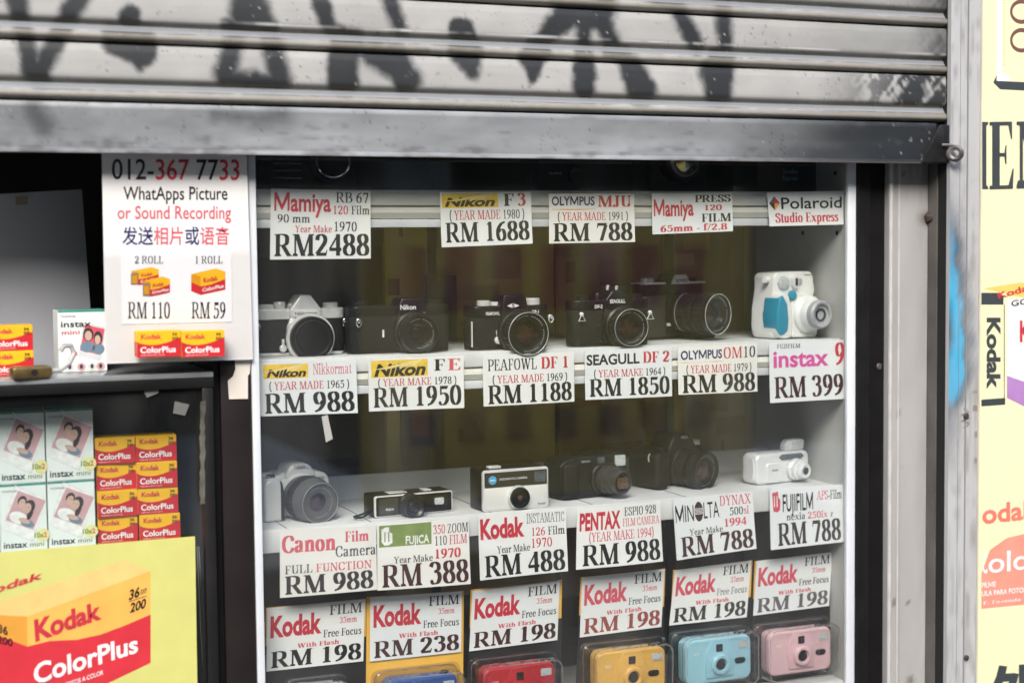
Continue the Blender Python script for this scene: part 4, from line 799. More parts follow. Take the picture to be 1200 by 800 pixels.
# ---------------------------------------------------------------- price cards
YC = .0165
def card(label, cor, lines, Y=YC, bow=None, cat='price card', group='price cards in the window', name='price_card', extra=None):
    bow = random.uniform(-.003, .003) if bow is None else bow
    f = quad(*cor, Y, bow, random.uniform(-.001, .005) if Y == YC else 0); o_ = f(.5, 1)
    mb = MB(); sheet(mb, f); c = tag(mb.build(name, random.choice((paper, paper2, paper3, paper)), None, o_, smooth=60), label, cat, group); c['_o'] = tuple(o_)
    if extra: extra(f, c)
    for ln in lines:
        nm, segs, font, u0, v0, u1, v1 = ln[:7]; sh = ln[7] if len(ln) > 7 else 0
        m = MB(); write(m, segs, font, sub(f, u0, v0, u1, v1), sh); m.build(nm, INKS, c, smooth=0)
    return c
def year(txt, n, u0=.10, v0=.38, u1=.92, v1=.54, c1=K, c2=RD): return ('year_line', [('( ', c1), (txt, c2), (' '+n, c1), (' )', c1)], 's', u0, v0, u1, v1)
def price(t, v0=.60, v1=.95, u0=.05, u1=.97, c=K): return ('price', [(t, c)], 'S', u0, v0, u1, v1)
def plate(u0, v0, u1, v1, mi, nm='logo_plate', pts=None):
    def g(f, c):
        m = MB()
        m.add(*grid(f, u0, v0, u1, v1, .00006), mi)
        m.build(nm, INKS, c, smooth=0)
    return g
def yelplate(u0, v0, u1, v1):
    def g(f, c):
        m = MB(); m.add(*grid(f, u0, v0, u1, v1, .00005), 8)
        for k, (a, b) in enumerate(((.0, .28), (.36, .5), (.6, .68))):   # pale rays fanning across the yellow plate
            e = lambda s: u0+(u1-u0)*s
            m.poly([f(e(a), v0+(v1-v0)*.55, .00009), f(e(.86), v0+.004, .00009), f(e(.93), v0+.004, .00009), f(e(b), v0+(v1-v0)*.55, .00009)], 13)
        m.build('logo_plate', INKS+[pm('pale yellow ink', (.90, .72, .30), .45)], c, smooth=0)
    return g
def swoosh(u0, v, u1):
    def g(f, c):
        m = MB(); n = 10
        m.poly([f(u0+(u1-u0)*k/n, v+.012*math.sin(math.pi*k/n)+.004, .0001) for k in range(n+1)] + [f(u0+(u1-u0)*k/n, v-.004, .0001) for k in range(n, -1, -1)], OR); m.build('logo_swoosh', INKS, c, smooth=0)
    return g
# top row
card('white price card reading RM2488, leftmost of the top row', ((317.4,221.2),(434.2,223.7),(434.2,302.9),(316.4,304.1)), [
 ('brand_name', [('Mamiya', RD)], 'B', .035, .045, .60, .31), ('caption', [('RB 67', K)], 's', .65, .03, .98, .18), ('caption', [('120', RD), (' Film', K)], 's', .625, .225, .99, .35),
 ('caption', [('90 mm', K)], 's', .07, .36, .39, .475), ('year_line', [('Year Make', RD)], 's', .24, .515, .61, .615), ('year_line', [('1970', K)], 's', .635, .46, .86, .60), price('RM2488', .64, .955, .04, .985)])
card('white price card reading RM 1688 with a yellow logo plate, in the top row', ((515.3,225.3),(622,224.3),(623.6,285.4),(517.5,289.9)), [
 ('brand_name', [('Nikon', K)], 'X', .05, .10, .605, .26, .25), ('model_name', [('F', K)], 'S', .70, .04, .81, .27), ('model_name', [('3', RD)], 'S', .85, .03, .94, .27), year('YEAR MADE', '1980', v0=.34, v1=.51), price('RM 1688', .56, .92)], extra=yelplate(.02, .03, .64, .29))
card('white price card reading RM 788 with navy and red lettering, in the top row', ((643.3,226.9),(743,226.9),(744,283.5),(643.6,285.4)), [
 ('brand_name', [('OLYMPUS', NV)], 'B', .03, .055, .53, .235), ('model_name', [('MJU', RD)], 'S', .57, .04, .96, .27), year('YEAR MADE', '1991'), price('RM 788', .60, .96)], extra=swoosh(.03, .315, .55))
card('white camera card without a price reading 65mm - f/2.8', ((764,226.5),(858,225.3),(858.6,270.9),(764.6,274.7)), [
 ('brand_name', [('Mamiya', RD)], 'B', .02, .15, .52, .56), ('caption', [('PRESS', K)], 'S', .54, .06, .98, .24), ('caption', [('120', RD)], 'S', .66, .31, .87, .45), ('caption', [('FILM', K)], 'S', .62, .53, .98, .74), ('caption', [('65mm - f/2.8', RD)], 'S', .10, .79, .93, .95)], cat='camera card')
def diamond(f, c):
    m = MB(); P = lambda u, v: f(u, v, .0001); ctr = (.085, .33)
    for mi, (a, b) in ((RD, ((.085, .12), (.155, .33))), (OR, ((.155, .33), (.085, .54))), (GR, ((.085, .54), (.015, .33))), (DG, ((.015, .33), (.085, .12)))): m.poly([P(*ctr), P(*a), P(*b)], mi)
    m.build('logo_diamond', INKS, c, smooth=0)
card('white camera card without a price reading Studio Express, with a small diamond', ((899.2,225.3),(988.8,223.7),(987.2,263),(901.4,265.2)), [
 ('brand_name', [('Polaroid', K)], 'b', .17, .15, .975, .50), ('caption', [('Studio Express', RD)], 'S', .08, .62, .93, .90)], extra=diamond, cat='camera card')
# middle row
card('white price card reading RM 988 and YEAR MADE 1965 under the chrome topped camera', ((303.5,425.1),(417.5,421.6),(418.2,483.3),(304.7,487.6)), [
 ('brand_name', [('Nikon', K)], 'X', .075, .13, .48, .275, .25), ('model_name', [('Nikkormat', PR)], 'r', .55, .05, .95, .25), year('YEAR MADE', '1965', v0=.37, v1=.52), price('RM 988', .585, .955, c=K)], extra=yelplate(.04, .04, .50, .305))
card('white price card reading RM 1950 with a large yellow logo plate', ((431.5,421),(543.5,416.5),(543.5,477.5),(432.3,482)), [
 ('brand_name', [('Nikon', K)], 'X', .06, .10, .60, .33, .25), ('model_name', [('F', K)], 'S', .69, .05, .80, .27), ('model_name', [('E', PR)], 'S', .835, .05, .965, .27), year('YEAR MAKE', '1978', v0=.39, v1=.53), price('RM 1950', .56, .93)], extra=yelplate(.03, .035, .62, .36))
card('white price card reading RM 1188 in the middle row', ((565.6,416.1),(672.4,412.1),(672.9,470.2),(566.8,476.2)), [
 ('brand_name', [('PEAFOWL', K)], 's', .05, .09, .58, .31), ('model_name', [('DF 1', RD)], 'S', .63, .08, .93, .31), year('YEAR MADE', '1969', v0=.41, v1=.56), price('RM 1188', .60, .96)])
card('white price card reading RM 1850 in the middle row', ((685,410.5),(787,406),(787.5,464),(686,468.5)), [
 ('brand_name', [('SEAGULL', K)], 'B', .02, .09, .62, .30), ('model_name', [('DF 2', RD)], 'S', .66, .08, .97, .30), year('YEAR MAKE', '1964', v0=.41, v1=.555), price('RM 1850', .59, .94)])
card('white price card reading RM 988 below the camera with the long zoom lens', ((794,406.6),(887.5,402.1),(887,458.4),(795.1,462.4)), [
 ('brand_name', [('OLYMPUS', NV)], 'B', .035, .08, .54, .265), ('model_name', [('OM', RD), ('10', K)], 's', .56, .05, .97, .28), year('YEAR MADE', '1979', v0=.40, v1=.56), price('RM 988', .60, .97)], extra=swoosh(.03, .33, .55))
card('white price card reading RM 399 with pink lettering', ((901.3,401.4),(990.7,397.8),(990.7,466.7),(902,471.9)), [
 ('maker_name', [('FUJIFILM', K)], 's', .10, .035, .40, .105), ('brand_name', [('instax', PK)], 'B', .05, .13, .77, .415), ('model_name', [('9', RD)], 'S', .86, .05, .985, .42), price('RM 399', .58, .93, .06, .96, BR_)])
# lowest shelf row
card('white price card reading RM 988 and FULL FUNCTION under the silver reflex camera', ((328,621),(440.5,615),(441.5,690),(328,700)), [
 ('brand_name', [('Canon', PR)], 'T', .02, .09, .57, .34), ('caption', [('Film', PR)], 'S', .67, .07, .92, .23), ('caption', [('Camera', GR)], 's', .57, .285, .99, .45), ('caption', [('FULL ', GR), ('FUNCTION', PR)], 's', .05, .53, .945, .655), price('RM 988', .69, .96, .05, .96, GR)])
def fujiplate(f, c):
    m = MB(); m.add(*grid(f, .02, .02, .58, .35, .00005), GN)
    m.poly([f(p, q, .0001) for p, q in ((.045, .08), (.09, .05), (.125, .05), (.125, .12), (.16, .15), (.16, .29), (.12, .325), (.075, .325), (.045, .27))], WH)
    for u in (.075, .115): m.poly([f(p, q, .00014) for p, q in ((u, .12), (u+.012, .12), (u+.012, .27), (u, .27))], GN)
    m.build('logo_plate', INKS, c, smooth=0)
card('white price card reading RM 388 with an olive green logo plate', ((442,614.5),(549.3,605.8),(550.5,683),(442,691.3)), [
 ('brand_name', [('FUJICA', WH)], 'B', .30, .20, .555, .325), ('caption', [('350', RD), (' ZOOM', K)], 's', .60, .07, .99, .21), ('caption', [('110', K), (' FILM', RD)], 's', .62, .24, .975, .38), ('year_line', [('Year Make', K)], 's', .17, .505, .59, .605), ('year_line', [('1970', RD)], 'S', .62, .44, .90, .58), price('RM 388', .625, .96, .05, .98, BR_)], extra=fujiplate)
card('white price card reading RM 488 below the white fronted pocket camera', ((560.2,602.1),(663,595),(665.1,668.5),(562.5,679.7)), [
 ('brand_name', [('Kodak', RD)], 'X', .02, .08, .52, .38), ('caption', [('INSTAMATIC', K)], 'r', .55, .05, .98, .20), ('caption', [('126', RD), (' Film', K)], 's', .605, .27, .98, .40), ('year_line', [('Year Make', K)], 's', .20, .51, .58, .62), ('year_line', [('1970', RD)], 's', .60, .44, .83, .585), price('RM 488', .645, .965, .06, .97)])
card('white price card reading RM 988 and red YEAR MAKE 1994', ((676.5,595),(773.8,586.6),(775.7,656.7),(674.6,666.9)), [
 ('brand_name', [('PENTAX', RD)], 'X', .03, .09, .50, .37), ('caption', [('ESPIO 928', K)], 's', .55, .05, .94, .19), ('caption', [('FILM CAMERA', PR)], 's', .53, .23, .98, .36), ('year_line', [('(YEAR MAKE 1994)', PR)], 's', .14, .42, .90, .57), price('RM 988', .62, .955, .07, .97)])
def lensmark(f, c):
    m = MB(); n = 20
    m.poly([f(.315+.055*math.cos(2*math.pi*k/n), .255+.165*math.sin(2*math.pi*k/n), .0001) for k in range(n)], BR_)
    for k in range(5): m.poly([f(p, q, .00014) for p, q in ((.26, .20+.022*k), (.37, .20+.022*k), (.37, .21+.022*k), (.26, .21+.022*k))], WH)
    m.build('logo_disc', INKS, c, smooth=0)
card('white price card reading RM 788 with an oval logo mark, 500si', ((788.5,583.8),(881.8,575.5),(885.3,642),(792.7,656.2)), [
 ('brand_name', [('MIN', K)], 'n', .02, .12, .25, .40), ('brand_name', [('LTA', K)], 'n', .375, .10, .57, .38), ('model_name', [('DYNAX', PR)], 's', .58, .03, .975, .20), ('model_name', [('500', K), ('si', PR)], 's', .70, .24, .94, .375), ('year_line', [('Year Make', GR)], 's', .18, .53, .60, .63), ('year_line', [('1994', PR)], 'S', .63, .425, .90, .56), price('RM 788', .645, .96, .07, .97, BR_)], extra=lensmark)
def redmark(f, c):
    m = MB(); m.poly([f(p, q, .0001) for p, q in ((.03, .08), (.11, .06), (.115, .16), (.14, .2), (.135, .36), (.10, .40), (.045, .38))], PR)
    for u in (.055, .09): m.poly([f(p, q, .00014) for p, q in ((u, .13), (u+.012, .13), (u+.012, .31), (u, .31))], WH)
    m.build('logo_mark', INKS, c, smooth=0)
card('white price card reading RM 788 with a small red logo mark, 250ix z', ((902,571.9),(988.6,567.2),(988.1,633.7),(902.7,643.9)), [
 ('brand_name', [('FUJIFILM', K)], 'b', .17, .10, .58, .395), ('caption', [('APS', PR), ('-Film', K)], 's', .63, .085, .97, .24), ('model_name', [('nexia ', GR), ('250ix', PR), (' z', GR)], 's', .22, .43, .85, .545), price('RM 788', .585, .95, .10, .95, GR)], extra=redmark)

# ---------------------------------------------------------------- blister packs of reusable cameras, lowest row
YB = .050
cardk = pm('black backing card', (.016, .015, .016), .45, var=.2); cardy = pm('yellow backing card', (.82, .46, .07), .5, var=.06)
def m35(parent, w, h, d, body, trim):
    """a small fixed-focus film camera, front towards -y, standing at z = 0, its back at y = 0"""
    mb = MB(); mb.prism(rrect(w, h, h*.17, 5, 0, h/2), -d, 0, 'y'); mb.build('body', body, parent, bevel=.0035, seg=3)
    mb = MB(); mb.prism([(-w*.20, h*.12), (w*.20, h*.12), (w*.23, h*.62), (w*.13, h*.97), (-w*.13, h*.97), (-w*.23, h*.62)], -d-.003, -d+.004, 'y'); mb.build('front_panel', body, parent, bevel=.002)
    mb = MB(); mb.lathe([(h*.23, -.004), (h*.23, .0065), (h*.20, .0085), (h*.15, .0085), (h*.12, .004)], (0, -d, h*.42), n=32); mb.build('lens_ring', body, parent)
    mb = MB(); mb.lathe([(h*.12, .0040), (h*.11, .0066), (h*.04, .0072), (.0004, .0074)], (0, -d, h*.42), n=24); mb.build('lens', lensg, parent)
    mb = MB(); mb.prism(rrect(w*.10, h*.17, .001, 3, -w*.01, h*.79), -d-.0040, -d, 'y'); mb.build('viewfinder_window', lensg, parent, bevel=.0004)
    mb = MB(); mb.prism(rrect(w*.15, h*.16, .0012, 3, w*.37, h*.79), -d-.0012, -d+.002, 'y'); mb.build('flash_window', flashm, parent, bevel=.0004)
    mb = MB(); mb.prism(rrect(w*.16, h*.13, h*.06, 4, w*.32, h*.44), -d-.0016, -d+.002, 'y'); mb.build('flash_switch', trim, parent, bevel=.0005)
    mb = MB(); mb.lathe([(.0055, -.001), (.0055, .002), (.0045, .003)], (w*.36, -d*.5, h), (0, 0, 1), 20); mb.build('shutter_button', trim, parent)
    mb = MB(); mb.prism(rrect(w*.24, d*.7, .006, 4, -w*.30, -d*.5), h-.001, h+.0012); mb.build('rewind_panel', body, parent, bevel=.0005)
    mb = MB(); mb.prism(rrect(w+.0006, h+.0006, h*.17, 5, 0, h/2), -d*.62, -d*.62+.0008, 'y'); mb.build('shell_seam', pm('seam shadow line', (.03, .03, .03), .6), parent)
    m = MB(); write(m, [('M35', WH)], 'b', lambda s, t, l: Vector((-w*.39+s*w*.09, -d-.0002-l, h*.66+t*h*.07))); m.build('lettering', INKS, parent, smooth=0)
def pack(i, card_px, sign_px, cam_px, colour, what, edge, pricecol, ptxt, yel_low=False):
    fC = quad(*card_px, YB, 0); o_ = fC(.5, 1); lab, body = what, colour
    mb = MB(); sheet(mb, fC, 0, 6, 8, .0008)
    pk = root_at(tag(mb.build('blister_pack', cardy if yel_low else cardk, None, o_), f'{"yellow" if yel_low else "black"} backed hanging blister pack with the {lab} film camera in it', 'blister pack', 'camera blister packs in the lowest row'), o_)
    m = MB(); m.poly([fC(u, v, .0001) for u, v in ((.004, .003), (.996, .003), (.996, .225), (.004, .225))], 0); m.build('card_header', cardy, pk, smooth=0)
    x0, x1, yt, yb = cam_px; yt += 6 if i < 3 else 3; Yc = YB-.012
    A, B = at(x0, yb, Yc), at(x1, yb, Yc); w = (B.x-A.x)*.95; h = w*.60; z0 = at((x0+x1)/2, yt, Yc).z - h
    P = Vector(((A.x+B.x)/2, YB-.002, z0))
    e = thing('film_camera', f'{lab} plastic film camera sealed in a clear blister pack', 'camera', P, 0, 'cameras in blister packs'); e.rotation_euler = (0, R(random.uniform(-1, 1)), 0)
    m35(e, w, h, .026, body, dkplast)
    # clear bubble over it
    mb = MB(); mb.prism(rrect(w*1.12, h*1.18, .012, 5, 0, h*.5), -.0385, .0, 'y', 0, rrect(w*1.20, h*1.26, .012, 5, 0, h*.5)); mb.prism(rrect(w*1.28, h*1.34, .012, 5, 0, h*.5), 0, .0008, 'y')
    ob = mb.build('clear_bubble', MATS['blister'], pk, (0, 0, 0), bevel=.004, seg=2); ob.location = P - Vector(o_)
    mb = MB()
    for k_, y_ in ((1.10, -.0375), (1.185, -.0012)):   # whitish fold tubes that paint highlights along the bubble edges
        pth = [Vector((x, y_+random.uniform(-.0008, .0008), z)) for x, z in rrect(w*k_, h*(k_+.055), .012, 6, 0, h*.5)]; mb.tube(pth, .0008, 6, 0, True)
    eb = mb.build('bubble_fold_highlight', MATS['blister fold highlight'], pk, (0, 0, 0)); eb.location = P - Vector(o_)
    sg = card(f'white price card reading RM {ptxt} above the {lab} camera', sign_px, [
      ('brand_name', [('Kodak', RD if i < 3 else PR)], 'X', .035, .13, .555, .46), ('caption', [('FILM', K if i else GR)], 's', .635, .045, .97, .20), ('caption', [('35mm', PR)], 's', .74, .25, .92, .345), ('caption', [('Free Focus', K)], 's' if i != 4 else 'r', .575, .43, .97, .55),
      ('caption', [('With Flash', PR)], 'S', .31, .605, .74, .675), price('RM '+ptxt, .70, .955, .045, .975, pricecol)], Y=YB-.003, bow=0)
clear('blister fold highlight', (.95, .95, .95), .08, 1.6, bump=.5, bscale=120, boost=2.5, film=.6)  # film whitens the folds to stand in for edge highlights
clear('blister', (.97, .97, .97), .07, 1.6, bump=.35, bscale=55, boost=1.5)
pr = lambda n, c: pm(n, c, .32, var=.05, coat=.3)
pack(0, ((311,711),(430,700),(427,900),(309,912)), ((313.1,712.4),(427.8,701.6),(425.7,774.1),(312.2,786.4)), (341,404,793,830), pr('pearl white plastic', (.66,.66,.68)), 'white', 0, K, '198')
pack(1, ((430,699),(543.5,691.5),(542,890),(428,900)), ((434,699.5),(541.3,692.4),(540.4,763.3),(433.4,774.7)), (447,534,784,830), pr('deep blue plastic', (.03,.10,.36)), 'deep blue', 0, BR_, '238', True)
pack(2, ((551,690),(659,678),(656,880),(546,893)), ((553.6,692.4),(656,680),(653.2,749.4),(550,762.7)), (561,648,770,830), pr('red plastic', (.50,.02,.035)), 'red', 0, BR_, '198')
pack(3, ((680,675),(780,665),(773,865),(672,878)), ((682.2,676.4),(778.8,666.2),(775,734),(679.5,746.4)), (692,776,755,820), pr('mustard yellow plastic', (.82,.48,.11)), 'mustard yellow', 0, RB, '198')
pack(4, ((788.5,667),(882,655),(873,850),(778,863)), ((791,667.8),(880.5,656.3),(875,722.6),(784.3,732.5)), (796,876,741,800), pr('sky blue plastic', (.36,.64,.76)), 'sky blue', 0, GR, '198')
pack(5, ((884,656.5),(977,645),(968,845),(875,856)), ((886.7,657),(975.5,646.2),(971.5,709.4),(882.7,721)), (893,969,732,789), pr('pale pink plastic', (.76,.50,.54)), 'pale pink', 0, DG, '198')
# ---------------------------------------------------------------- cameras on the shelves (local frame: front towards -y, base at z = 0)
ZS2, ZS3 = zS[1]+.0006, zS[2]+.0006
def spot(px0, px1, py, ytop, z):
    P = at_z((px0+px1)/2, py, z); a, b = at(px0, py, P.y), at(px1, py, P.y)
    return P, b.x-a.x, at((px0+px1)/2, ytop, P.y).z - z
def txt(parent, s, x, z, w, h, y, mat, font='B', name='lettering', shear=0):
    m = MB(); write(m, [(s, 0)], font, lambda u, t, l: Vector((x-w/2+u*w, y-l, z-h/2+t*h)), shear); return m.build(name, mat, parent, smooth=0)
def lens_front(parent, o, d, prof, mats, glass=None, gr=.7, gy=None, knurl=(), n=40, name='lens', marks=None):
    """a lens barrel from its profile, knurled rings, a filter ring and glass over a stepped dark bore"""
    L = prof[-1][1]; r = prof[-1][0]; d = Vector(d).normalized(); o = Vector(o); D = min(.016, L*.55)
    mb = MB(); mb.lathe(prof + [(r*.94, L), (r*.915, L-.003), (r*(gr+.08), L-.0055), (r*(gr+.07), L-.0065), (r*gr, L-.0065), (r*gr*.97, L-.008), (r*gr*.72, L-D*.8), (r*gr*.70, L-D)], o, d, n); ln = mb.build(name, mats, parent)
    for (t0, t1, rr) in knurl:
        mb = MB(); mb.lathe([(rr*.97, t0), (rr, t0+.0006), (rr, t1-.0006), (rr*.97, t1)], o, d, 72, knurl=.025, cap=False); mb.build('focus_ring', rubber, ln, smooth=20)
    if glass:
        mb = MB(); mb.lathe([(r*gr*.68, L-D+.0003), (r*gr*.45, L-D+.002), (.0005, L-D+.003)], o, d, n); mb.build('rear_glass', glass, ln)
        mb = MB(); g = r*gr*.985; mb.lathe([(g, L-.0078), (g*.8, L-.0066), (g*.5, L-.0056), (g*.2, L-.0051), (.0005, L-.0050)], o, d, n); mb.build('front_glass', MATS['lens coating'], ln)
    if marks:
        mb = MB(); mb.lathe([(r*.945, L-.0002), (r*.965, L+.0003), (r*.985, L-.0002)], o, d, n, cap=False); mb.build('filter_ring', marks, ln)
        m = MB(); a = d.orthogonal().normalized(); b = d.cross(a); rr = r*(gr+.965)*.49+r*.02          # engraving round the front ring
        for k in range(26):
            q0 = 2*math.pi*k/40+.6
            if k % 7 == 6: continue
            P_ = lambda R_, q: o + d*(L-.0040) + (a*math.cos(q)+b*math.sin(q))*R_
            m.poly([P_(rr*.985, q0), P_(rr*1.03, q0), P_(rr*1.03, q0+.085), P_(rr*.985, q0+.085)])
        m.build('ring_engraving', greyp, ln, smooth=0)
    return ln
clear('lens coating', (.80, .72, .78), .02, 1.5)
def dial(parent, x, y, z, r, h, mat, name='dial'):
    mb = MB(); mb.lathe([(r, 0), (r, h*.85), (r*.9, h)], (x, y, z), (0, 0, 1), 28, knurl=.04); return mb.build(name, mat, parent)
def lug(parent, x, z, y, mat=brightc, tri=False):
    mb = MB(); mb.lathe([(.003, 0), (.003, .003), (.0015, .004)], (x, y, z), (0, -1, 0), 12)
    if tri: mb.tube([(x, y-.003, z+.001), (x-.005, y-.003, z-.009), (x+.005, y-.003, z-.009)], .0009, 6, 0, True)
    else: mb.ring((x, y-.004, z-.003), .0045, .0009, (0.5, -1, 0))
    mb.build('strap_lug', mat, parent)
def slr(label, P, w, h, d, rz=0, top=blackp, skin=leather, prism=(0, .040, .024, .016), lens=None, topz=.78, base=blackp, name='film_camera'):
    """a 35 mm reflex body: base plate, leather covered body, top plate and prism housing"""
    c = thing(name, label, 'camera', P, rz, 'cameras on the window shelves')
    o = rrect(w, d, d*.42, 6, 0, d/2)
    mb = MB(); mb.prism(o, .004, h*topz); mb.build('body', skin, c, bevel=.0008)
    mb = MB(); mb.prism(rrect(w*.995, d*.97, d*.42, 6, 0, d/2), 0, .0045); mb.build('base_plate', base, c, bevel=.001)
    mb = MB(); mb.prism(rrect(w*1.004, d*1.04, d*.42, 6, 0, d/2), h*topz-.0002, h); mb.build('top_plate', top, c, bevel=.0015, seg=3)
    x, wb, wt, ph = prism
    mb = MB(); mb.prism([(x-wb/2, h*topz+.001), (x+wb/2, h*topz+.001), (x+wb/2, h*.99), (x+wt/2, h+ph), (x-wt/2, h+ph), (x-wb/2, h*.99)], -.006, d*.9, 'y'); pz = mb.build('prism_housing', top, c, bevel=.0022, seg=3)
    # mirror box front plate under the prism
    mb = MB(); mb.prism([(x-wb*.55, h*.10), (x+wb*.55, h*.10), (x+wb*.60, h*.60), (x+wb*.48, h*topz+.002), (x-wb*.48, h*topz+.002), (x-wb*.60, h*.60)], -.005, .002, 'y'); mb.build('mount_plate', top, c, bevel=.0015)
    return c
# 1 chrome top, black body cap on the mount
P, w, h = spot(302, 407, 416, 361.5, ZS2)
c = slr('chrome topped black film camera with a plain black mount cap, leftmost on middle shelf', P, w, h, .034, 0, chrome, leather, (.004, .042, .014, .018), base=chrome)
o = (.008, -.005, h*.37)
mb = MB(); mb.lathe([(.031, 0), (.0325, .003), (.0325, .008), (.031, .010)], o, n=44); mb.build('lens_mount', chrome, c)
mb = MB(); mb.lathe([(.029, .008), (.0288, .0165), (.0275, .018), (.020, .0165), (.0195, .0172), (.0005, .0172)], o, n=44); mb.build('body_cap', pm('black cap plastic', (.006, .006, .0065), .38, spec=.25, var=.2), c); mb = MB(); mb.ring((.008, -.0235, h*.37), .0235, .0007, n=40); mb.build('cap_ridge', dkplast, c)
mb = MB(); mb.box(-.014, .021, -.0085, -.005, h*.83, h*.98); mb.build('name_plate', pm('white enamel', (.7, .7, .68), .4), c, bevel=.0008)
txt(c, 'Nikkormat', .0035, h*.905, .030, .0045, -.0086, darkgrey)
dial(c, -w*.36, .017, h, .011, .006, chrome); dial(c, -w*.21, .017, h, .008, .009, chrome); dial(c, w*.36, .017, h, .0105, .007, chrome, 'rewind_knob'); dial(c, -w*.10, .012, h, .004, .006, chrome, 'shutter_button')
lug(c, w*.49, h*.72, .004); lug(c, -w*.49, h*.68, .004)
mb = MB(); mb.lathe([(.0048, 0), (.0048, .004), (.003, .005)], (-w*.22, -.0002, h*.16)); mb.box(-w*.22-.0016, -w*.22+.0016, -.005, -.001, h*.18, h*.36); mb.build('timer_lever', chrome, c, bevel=.0005)
mb = MB(); mb.lathe([(.0045, 0), (.0045, .006)], (w*.235, -.003, h*.36)); mb.build('release_button', brightc, c)
# 2 black camera half hidden in reflections
P, w, h = spot(411, 530, 413, 358, ZS2)
c = slr('all black film camera with white lettering, second from left on middle shelf', P, w, h, .034, 0, blackp, leather, (.014, .040, .028, .010))
lens_front(c, (.016, -.005, h*.42), (0, -1, 0), [(.029, 0), (.029, .006), (.0265, .008), (.0265, .024), (.025, .028)], blackp, lensg, .55, knurl=((.012, .021, .0275),), marks=dkplast)
txt(c, 'Nikon', .008, h*.97, .022, .0065, -.0062, whitei); dial(c, w*.38, .017, h, .010, .006, blackp); dial(c, -w*.36, .017, h, .011, .007, blackp, 'rewind_knob'); dial(c, w*.22, .017, h, .008, .008, blackp)
lug(c, -w*.42, h*.70, -.001); mb = MB(); mb.box(-w*.18-.001, -w*.18+.001, -.003, 0, h*.34, h*.50); mb.build('timer_lever', whitei, c)
mb = MB(); mb.lathe([(.0025, 0), (.0025, .005)], (.028, -.006, h*.82), (.3, -1, .2)); mb.build('flash_socket', brightc, c)
# 3 chunky black camera with bright filter ring
P, w, h = spot(552, 646, 409, 358, ZS2)
c = slr('black film camera with flat topped prism, silver dials and silver lens ring', P, w, h, .040, 0, blackp, leather, (.004, .038, .032, .015), topz=.74)
lens_front(c, (.008, -.005, h*.40), (.0, -1, -.03), [(.031, 0), (.031, .010), (.029, .012), (.029, .024), (.030, .026), (.030, .038)], blackp, lensa, .62, knurl=((.003, .009, .0315), (.027, .035, .0305)), marks=silverp)
txt(c, 'PEAFOWL', -.027, h*.83, .020, .0045, -.0012, whitei); txt(c, 'DF-1', .036, h*.85, .010, .0045, -.0012, whitei)
mb = MB(); mb.prism([(.001-.009, h*1.0), (.001, h*1.06), (.001+.009, h*1.0), (.001, h*.94)], -.0068, -.0058, 'y'); mb.build('emblem', whitei, c)
txt(c, 'S', .001, h*1.0, .004, .006, -.0069, black)
dial(c, -w*.27, .02, h, .0095, .007, chrome); dial(c, -w*.12, .02, h, .008, .005, chrome); dial(c, w*.34, .02, h, .011, .009, chrome, 'rewind_knob')
mb = MB(); mb.box(-w*.49, -w*.475, -.0015, .0015, h*.08, h*.66); mb.build('strap_bar', chrome, c, bevel=.0004)
mb = MB(); mb.lathe([(.005, 0), (.005, .005), (.003, .006)], (-w*.17, -.0002, h*.22)); mb.tube([(-w*.17, -.004, h*.25), (-w*.19, -.004, h*.42), (-w*.165, -.004, h*.47)], .0016); mb.build('timer_lever', chrome, c)
lug(c, w*.49, h*.72, .0, chrome)
# 4 black camera with triangular strap ring
P, w, h = spot(672, 764, 405, 351, ZS2)
c = slr('black film camera with a pointed prism and triangular strap ring, fourth on the middle shelf', P, w, h, .036, 0, blackp, leather, (.006, .040, .018, .013))
lens_front(c, (.012, -.005, h*.42), (.0, -1, -.02), [(.029, 0), (.029, .008), (.0265, .010), (.0265, .030)], blackp, lensa, .60, knurl=((.014, .024, .0275),), marks=chrome)
txt(c, 'SEAGULL', .005, h*.97, .024, .0052, -.0062, whitei); txt(c, 'DF-2', -.022, h*.86, .012, .005, -.0012, whitei)
lug(c, -w*.40, h*.70, -.001, chrome, True); lug(c, w*.47, h*.70, -.001, chrome, True); dial(c, -w*.30, .018, h, .010, .006, blackp); dial(c, -w*.12, .018, h, .006, .009, blackp, 'shutter_button'); dial(c, w*.36, .018, h, .010, .007, blackp, 'rewind_knob')
mb = MB(); mb.box(-w*.12-.001, -w*.12+.001, -.003, 0, h*.42, h*.56); mb.build('timer_lever', red, c)
mb = MB(); mb.lathe([(.0022, 0), (.0022, .006)], (-.006, .004, h+.014), (0, -.3, 1)); mb.lathe([(.0022, 0), (.0022, .005)], (.008, .004, h+.014), (0, -.3, 1)); mb.build('hot_shoe', chrome, c)
